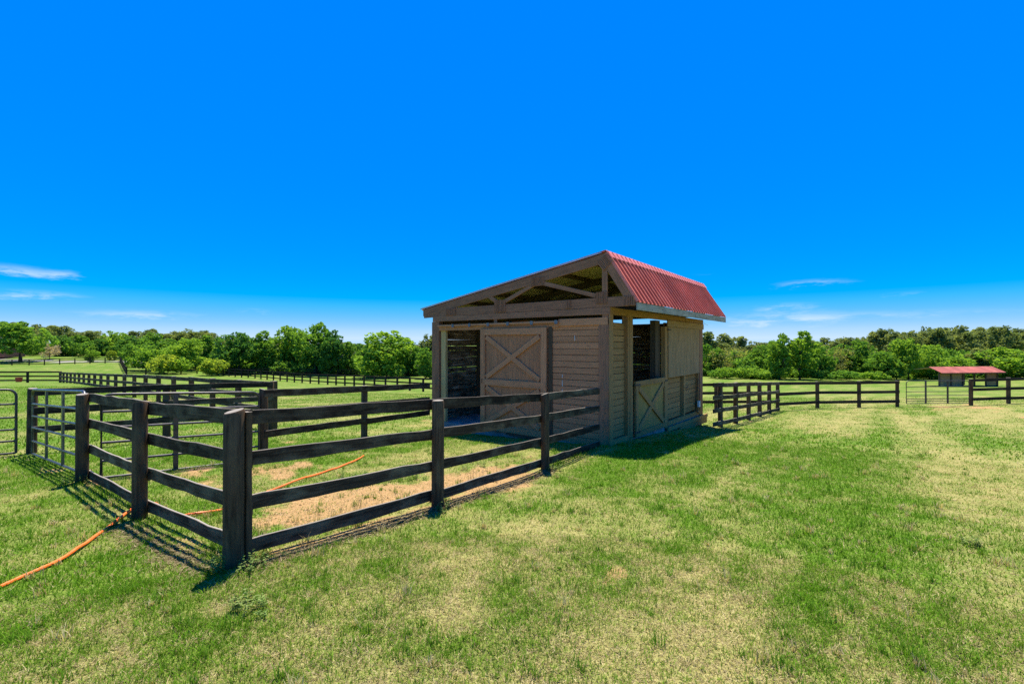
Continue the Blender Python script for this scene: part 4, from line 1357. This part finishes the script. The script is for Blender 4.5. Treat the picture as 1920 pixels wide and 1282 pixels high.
# far woods and undergrowth: masses no one could count
def mass(name, label, items, mat):
    Vs, Fs, Ls = [], [], []; n_ = 0
    g = np.random.default_rng(hash(name) % 1000 if False else len(items))
    for (x, y, z, H, W, key) in items:
        V, F, lc = CROWN[key]
        keep = g.random(len(F)) < .72
        Vk = V.reshape(-1, 4, 3)[keep].reshape(-1, 3); lk = lc.reshape(-1, 4)[keep].reshape(-1)
        a = g.random() * 6.28
        ca, sa = math.cos(a), math.sin(a)
        ext = {'r': .80, 'h': .80, 't': .60, 'c': .62, 'p': .46, 'b': 1.30, 'd': .96}[key[0]]
        X = (Vk[:, 0] * ca - Vk[:, 1] * sa) * W / ext + x; Y = (Vk[:, 0] * sa + Vk[:, 1] * ca) * W / ext + y; Z = Vk[:, 2] * H + z
        Vs.append(np.stack([X, Y, Z], 1)); Ls.append(np.clip(lk * .8 + g.random() * .35 - .1, 0, 1))
        Fs.append(np.arange(len(Vk)).reshape(-1, 4) + n_); n_ += len(Vk)
    me_ = fast_mesh(name, np.concatenate(Vs), np.concatenate(Fs), M[mat], {'lc': ('FLOAT', np.concatenate(Ls))})
    return tag(link(bpy.data.objects.new(name, me_)), label, None, None, 'stuff')


items = []
g = np.random.default_rng(5)
topline_l = ([-260, -40, 0, 60, 120, 190, 230, 300, 330, 400, 470, 560, 640, 700, 800, 900], [600, 602, 604, 606, 611, 622, 624, 616, 614, 620, 640, 640, 655, 652, 645, 645])
topline_r = ([1000, 1180, 1320, 1400, 1480, 1560, 1620, 1680, 1760, 1850, 1920, 2150], [650, 640, 630, 640, 640, 634, 626, 614, 612, 612, 614, 616])
for tl, rng_x, d0, d1, n_ in ((topline_l, (-230, 880), 140, 185, 120), (topline_r, (1010, 2140), 112, 150, 130)):
    for i in range(n_):
        px = rng_x[0] + (rng_x[1] - rng_x[0]) * (i + g.random()) / n_
        dist = d0 + (d1 - d0) * g.random()
        x = (px - 960) / 860 * dist
        z = gz(x, dist)
        top = np.interp(px, *tl) + g.random() * 12 - 2
        H = max(5.0, 2.0 - z + (645 - top) / 860 * dist)
        items.append((x, dist, z, H, 5.0 + 2.5 * g.random(), 'pine%d' % g.integers(4) if g.random() < .8 else 'round%d' % g.integers(5)))
mass('far_woods', 'dark olive pine woods forming the skyline behind the nearer trees', items, 'lf_pine')
items = []
for rng_x, d0, d1, n_, hh in (((-60, 260), 118, 130, 26, (3, 5)), ((250, 860), 92, 104, 66, (2.5, 6.0)), ((1000, 2010), 88, 104, 110, (3.0, 7.0)), ((415, 850), 88, 94, 44, (.9, 3.8)), ((1320, 2000), 82, 92, 38, (.9, 4.2))):
    for i in range(n_):
        px = rng_x[0] + (rng_x[1] - rng_x[0]) * (i + g.random()) / n_
        if 670 < px < 695: continue
        dist = d0 + (d1 - d0) * g.random()
        x = (px - 960) / 860 * dist
        items.append((x, dist, gz(x, dist) - .2, hh[0] + (hh[1] - hh[0]) * g.random(), 4.5 + 3 * g.random(), 'bush%d' % g.integers(3)))
mass('undergrowth', 'tangled green undergrowth filling the foot of the tree lines', items, 'lf_mid')

# ------------------------------------------------------------------ grass blades (one mass)
def blades(n, r0, r1, hmin, hmax, w, amax, seg, seed, power=1.0):
    g = np.random.default_rng(seed)
    u = g.random(n)
    r_ = (r0 ** power + (r1 ** power - r0 ** power) * u) ** (1 / power)
    a = (g.random(n) * 2 - 1) * amax
    x = r_ * np.sin(a); y = r_ * np.cos(a)
    uu = (x - BC[0]) * FU[0] + (y - BC[1]) * FU[1]; vv = (x - BC[0]) * SV[0] + (y - BC[1]) * SV[1]
    inside = (uu > -.02) & (uu < 5.98) & (vv > -.03) & (vv < 7.0)
    b = bareness(x, y); d_ = dryness(x, y)
    keep = (~inside) & (g.random(n) > b * .50)
    x, y, r_, b, d_ = x[keep], y[keep], r_[keep], b[keep], d_[keep]
    n = len(x)
    z = zsurf(x, y) - .004
    clump = fbm(x * 9, y * 9, 61, 2)
    isdry = g.random(n) < np.clip(d_ * .82 + .03 + (clump - .5) * 1.1 + b * .5, .04, .90)
    lush = 1 - d_
    h = .9 * (hmin + (hmax - hmin) * g.random(n) ** 1.4) * (.65 + .6 * lush) * (.7 + .6 * clump)
    h *= np.where(isdry, .8, 1.0) * (1 - .45 * b)
    # taller at the fence feet
    fd = np.minimum(seg_d(x, y, (-2.47, 4.15), (2.1, 10.3)), seg_d(x, y, (-2.47, 4.15), (-6.9, 7.3)))
    h *= 1 + 1.6 * np.exp(-(fd / .12) ** 2) * vnoise(x * 3, y * 3, 88)
    lean = np.where(isdry, .7 + 1.5 * g.random(n), .4 + 1.1 * g.random(n)) * h
    th = g.random(n) * 6.283
    dx, dy = np.cos(th) * lean, np.sin(th) * lean
    ph = th + math.pi / 2 + (g.random(n) - .5) * 1.2
    ww = w * (.6 + .8 * g.random(n))
    wx, wy = np.cos(ph) * ww, np.sin(ph) * ww
    t = g.random(n)[:, None]; t2 = g.random(n)[:, None]
    cg_ = np.array([.048, .145, .008]) * (1 - t) + np.array([.165, .315, .022]) * t
    yel = np.array([.26, .31, .045])
    cg_ = cg_ + (yel - cg_) * (np.clip(d_ * 1.0 - .15, 0, 1)[:, None] * t2 * .8)
    cd_ = np.array([.20, .160, .052]) * (1 - t) + np.array([.54, .46, .23]) * t
    col = np.where(isdry[:, None], cd_, cg_) * (.55 + .85 * g.random(n) ** 1.3)[:, None]
    hz = np.where(isdry, h * .55, h)
    P = np.stack([x, y, z], 1)
    if seg == 3:
        v0 = P + np.stack([-wx, -wy, 0 * x], 1); v1 = P + np.stack([wx, wy, 0 * x], 1)
        md = P + np.stack([dx * .38, dy * .38, hz * .62], 1)
        v2 = md + np.stack([wx * .75, wy * .75, 0 * x], 1); v3 = md - np.stack([wx * .75, wy * .75, 0 * x], 1)
        v4 = P + np.stack([dx, dy, hz], 1)
        V = np.stack([v0, v1, v2, v3, v4], 1).reshape(-1, 3)
        o = (np.arange(n) * 5)[:, None]
        F = np.concatenate([o + np.array([[0, 1, 2]]), o + np.array([[0, 2, 3]]), o + np.array([[3, 2, 4]])])
        kcol = np.repeat(col[:, None], 5, 1)
    else:
        v0 = P + np.stack([-wx, -wy, 0 * x], 1); v1 = P + np.stack([wx, wy, 0 * x], 1)
        v4 = P + np.stack([dx * .8, dy * .8, hz], 1)
        V = np.stack([v0, v1, v4], 1).reshape(-1, 3)
        F = (np.arange(n) * 3)[:, None] + np.array([[0, 1, 2]])
        kcol = np.repeat(col[:, None], 3, 1)
    kcol = np.concatenate([kcol, np.ones(kcol.shape[:2] + (1,))], 2).reshape(-1, 4)
    return V, F, kcol


Vs, Fs, Cs = [], [], []; nv = 0
for args in ((300000, 1.5, 5.0, .022, .062, .0022, 1.10, 3, 1, 1.5), (330000, 5.0, 13.0, .024, .065, .0042, 1.02, 1, 2, 1.4), (260000, 13.0, 42.0, .03, .075, .011, .98, 1, 3, 1.3)):
    V, F, kc = blades(*args)
    Vs.append(V); Fs.append(F + nv); Cs.append(kc); nv += len(V)
def tufts(n, seed, r0, r1, hl, hh, dry):
    g = np.random.default_rng(seed)
    r_ = r0 + (r1 - r0) * g.random(n * 3); a = (g.random(n * 3) * 2 - 1) * 1.0
    x = r_ * np.sin(a); y = r_ * np.cos(a)
    uu = (x - BC[0]) * FU[0] + (y - BC[1]) * FU[1]; vv = (x - BC[0]) * SV[0] + (y - BC[1]) * SV[1]
    ok = ~((uu > -.1) & (uu < 6.1) & (vv > -.1) & (vv < 7.1)) & (g.random(n * 3) < 1.1 - dryness(x, y))
    x, y = x[ok][:n], y[ok][:n]
    nb_ = 26
    k_ = np.repeat(np.arange(len(x)), nb_); m_ = len(k_)
    size = (.5 + g.random(len(x)))[k_]
    bx = x[k_] + g.normal(0, .022, m_) * size; by = y[k_] + g.normal(0, .022, m_) * size
    z = zsurf(bx, by) - .004
    h = (hl + (hh - hl) * g.random(m_)) * size
    th = g.random(m_) * 6.283; ln = h * (.25 + .7 * g.random(m_))
    w = .0026 * (.7 + .6 * g.random(m_)); ph = th + 1.57
    P = np.stack([bx, by, z], 1)
    off = np.stack([np.cos(ph) * w, np.sin(ph) * w, 0 * w], 1)
    md = P + np.stack([np.cos(th) * ln * .35, np.sin(th) * ln * .35, h * .65], 1)
    tip = P + np.stack([np.cos(th) * ln, np.sin(th) * ln, h], 1)
    V = np.stack([P - off, P + off, md + off * .8, md - off * .8, tip], 1).reshape(-1, 3)
    o = (np.arange(m_) * 5)[:, None]
    F = np.concatenate([o + np.array([[0, 1, 2]]), o + np.array([[0, 2, 3]]), o + np.array([[3, 2, 4]])])
    t = (.35 * g.random(len(x))[k_] + .65 * g.random(m_))[:, None]
    if dry:
        c = np.array([.26, .20, .07]) * (1 - t) + np.array([.66, .56, .30]) * t
    else:
        c = np.array([.045, .14, .010]) * (1 - t) + np.array([.17, .31, .030]) * t
    kc = np.repeat(np.concatenate([c, np.ones((m_, 1))], 1)[:, None], 5, 1).reshape(-1, 4)
    return V, F, kc


for args in ((620, 31, 2.0, 15.0, .035, .085, False), (260, 32, 2.0, 12.0, .03, .09, True)):
    V, F, kc = tufts(*args)
    Vs.append(V); Fs.append(F + nv); Cs.append(kc); nv += len(V)
me = fast_mesh('grass', np.concatenate(Vs), np.concatenate(Fs), M['blade'], {'gc': ('FLOAT_COLOR', np.concatenate(Cs))})
tag(link(bpy.data.objects.new('grass', me)), 'short mown turf of green and straw coloured blades', None, None, 'stuff')


# weeds and dry stalks in the pen, clippings along the near fence
def stalks(name, label, spots, hmin, hmax, col_a, col_b, mat, leafy, seed):
    g = np.random.default_rng(seed)
    V, F, K = [], [], []
    for (x, y) in spots:
        z = zs1(x, y)
        h = hmin + (hmax - hmin) * g.random()
        nst = g.integers(2, 5)
        for s_ in range(nst):
            th = g.random() * 6.28; ln = h * (.1 + .35 * g.random())
            bx, by = x + (g.random() - .5) * .05, y + (g.random() - .5) * .05
            tip = np.array([bx + math.cos(th) * ln, by + math.sin(th) * ln, z + h * (.7 + .3 * g.random())])
            w = .0022
            c = np.array(col_a) + (np.array(col_b) - np.array(col_a)) * g.random()
            o = len(V)
            ph = g.random() * 3.14
            V += [(bx - w * math.cos(ph), by - w * math.sin(ph), z), (bx + w * math.cos(ph), by + w * math.sin(ph), z), tuple(tip + np.array([w * .6, 0, 0])), tuple(tip - np.array([w * .6, 0, 0]))]
            F.append((o, o + 1, o + 2, o + 3)); K += [c] * 4
            for l_ in range(leafy):
                t = .25 + .75 * g.random()
                p = np.array([bx, by, z]) * (1 - t) + tip * t
                a = g.random() * 6.28; s = .014 + .018 * g.random()
                d_ = np.array([math.cos(a), math.sin(a), .3 * (g.random() - .2)]) * s
                q = np.array([-math.sin(a), math.cos(a), .1]) * s * .3
                o = len(V)
                V += [tuple(p), tuple(p + d_ * .5 + q), tuple(p + d_), tuple(p + d_ * .5 - q)]
                F.append((o, o + 1, o + 2, o + 3)); K += [c * (.8 + .4 * g.random())] * 4
    K = np.concatenate([np.array(K), np.ones((len(K), 1))], 1)
    me_ = fast_mesh(name, np.array(V), np.array(F), M[mat], {'gc': ('FLOAT_COLOR', K)})
    return tag(link(bpy.data.objects.new(name, me_)), label, None, None, 'stuff')


sp = []
for i in range(70):
    t = random.random(); w = random.uniform(.12, .55)
    sp.append((-2.3 + 3.0 * t - w * .8, 4.35 + 4.2 * t + w * .6))
for i in range(26):
    t = random.random(); w = random.uniform(.1, .5)
    sp.append((-2.6 - 2.2 * t + w * .4, 4.4 + 1.5 * t + w * .8))
stalks('dry_weeds', 'thin dry weed stalks standing inside the near fence', sp, .10, .30, (.16, .12, .06), (.30, .24, .12), 'blade', 2, 3)
sp = []
for (cx, cy, r_, n_) in ((-2.6, 7.6, .35, 12), (-2.1, 7.5, .3, 12), (-1.7, 7.7, .25, 8), (-2.9, 7.2, .2, 5), (-.5, 8.7, .3, 6), (-2.3, 4.05, .10, 10), (-2.55, 3.95, .14, 8), (.75, 8.25, .15, 8), (-.9, 5.9, .12, 7), (-6.7, 7.05, .16, 9), (-4.6, 5.45, .12, 7), (-1.95, 3.35, .15, 9), (4.6, 4.6, .1, 6), (-2.3, 2.35, .12, 8)):
    for i in range(n_):
        sp.append((cx + random.gauss(0, r_ * .6), cy + random.gauss(0, r_ * .6)))
stalks('green_weeds', 'leafy green weeds at the posts and in the pen', sp, .05, .17, (.10, .18, .04), (.24, .30, .09), 'blade', 10, 4)
V, F, K = [], [], []
g = np.random.default_rng(9)
for i in range(6600):
    t = g.random()
    if g.random() < .74:
        x, y = -2.40 + 3.05 * t, 4.05 + 4.3 * t; off = abs(g.normal(0, .10)) + .0
        x += off * .8; y -= off * .62
    else:
        t *= .9
        x, y = -2.55 - 2.1 * t, 4.05 + 1.5 * t; off = abs(g.normal(0, .16))
        x -= off * .6; y -= off * .8
    z = zs1(x, y) + .004 + .018 * g.random() if i % 3 == 0 else None
    if z is None:
        z = zprev + (.006 * (g.random() - .5)); x = xprev + .06 * (g.random() - .5); y = yprev + .06 * (g.random() - .5)
    else:
        zprev, xprev, yprev = z, x, y
    a = g.random() * 6.28; l_ = .02 + .035 * g.random(); w = .003 + .004 * g.random()
    dx, dy = math.cos(a) * l_, math.sin(a) * l_
    o = len(V)
    V += [(x - dx - dy / l_ * w, y - dy + dx / l_ * w, z), (x - dx + dy / l_ * w, y - dy - dx / l_ * w, z), (x + dx, y + dy, z + .018 * g.random())]
    F.append((o, o + 1, o + 2))
    c = np.array((.13, .10, .045)) + (np.array((.42, .34, .19)) - np.array((.13, .10, .045))) * g.random() ** 1.5
    K += [c] * 3
K = np.concatenate([np.array(K), np.ones((len(K), 1))], 1)
tag(link(bpy.data.objects.new('clippings', fast_mesh('clippings', np.array(V), np.array(F), M['blade'], {'gc': ('FLOAT_COLOR', K)}))), 'dead brown clippings lying along the foot of the near fence', None, None, 'stuff')

# clods and hoof-churned crumbs on the bare earth of the pen
V, F, K = [], [], []
g = np.random.default_rng(14)
cx = -4.2 + 5.4 * g.random(9000); cy = 4.6 + 5.2 * g.random(9000)
kb = g.random(9000) < bareness(cx, cy) ** 1.5
cx, cy = cx[kb], cy[kb]
cz = zsurf(cx, cy)
for x, y, z in zip(cx, cy, cz):
    r_ = .006 + .020 * g.random() ** 3
    a = g.random() * 6.28; o = len(V)
    for i in range(4):
        V.append((x + r_ * math.cos(a + i * 1.57) * (.7 + .6 * g.random()), y + r_ * math.sin(a + i * 1.57) * (.7 + .6 * g.random()), z - .003))
    V.append((x, y, z + r_ * (.5 + .5 * g.random())))
    F += [(o, o + 1, o + 4), (o + 1, o + 2, o + 4), (o + 2, o + 3, o + 4), (o + 3, o, o + 4)]
    K += [np.array((.18, .115, .05)) + np.array((.34, .26, .15)) * g.random()] * 5
K = np.concatenate([np.array(K), np.ones((len(K), 1))], 1)
tag(link(bpy.data.objects.new('soil_clods', fast_mesh('soil_clods', np.array(V), np.array(F), M['blade'], {'gc': ('FLOAT_COLOR', K)}))), 'small clods of dry earth scattered over the bare patches of the pen', None, None, 'stuff')
print('objects', len(bpy.data.objects))
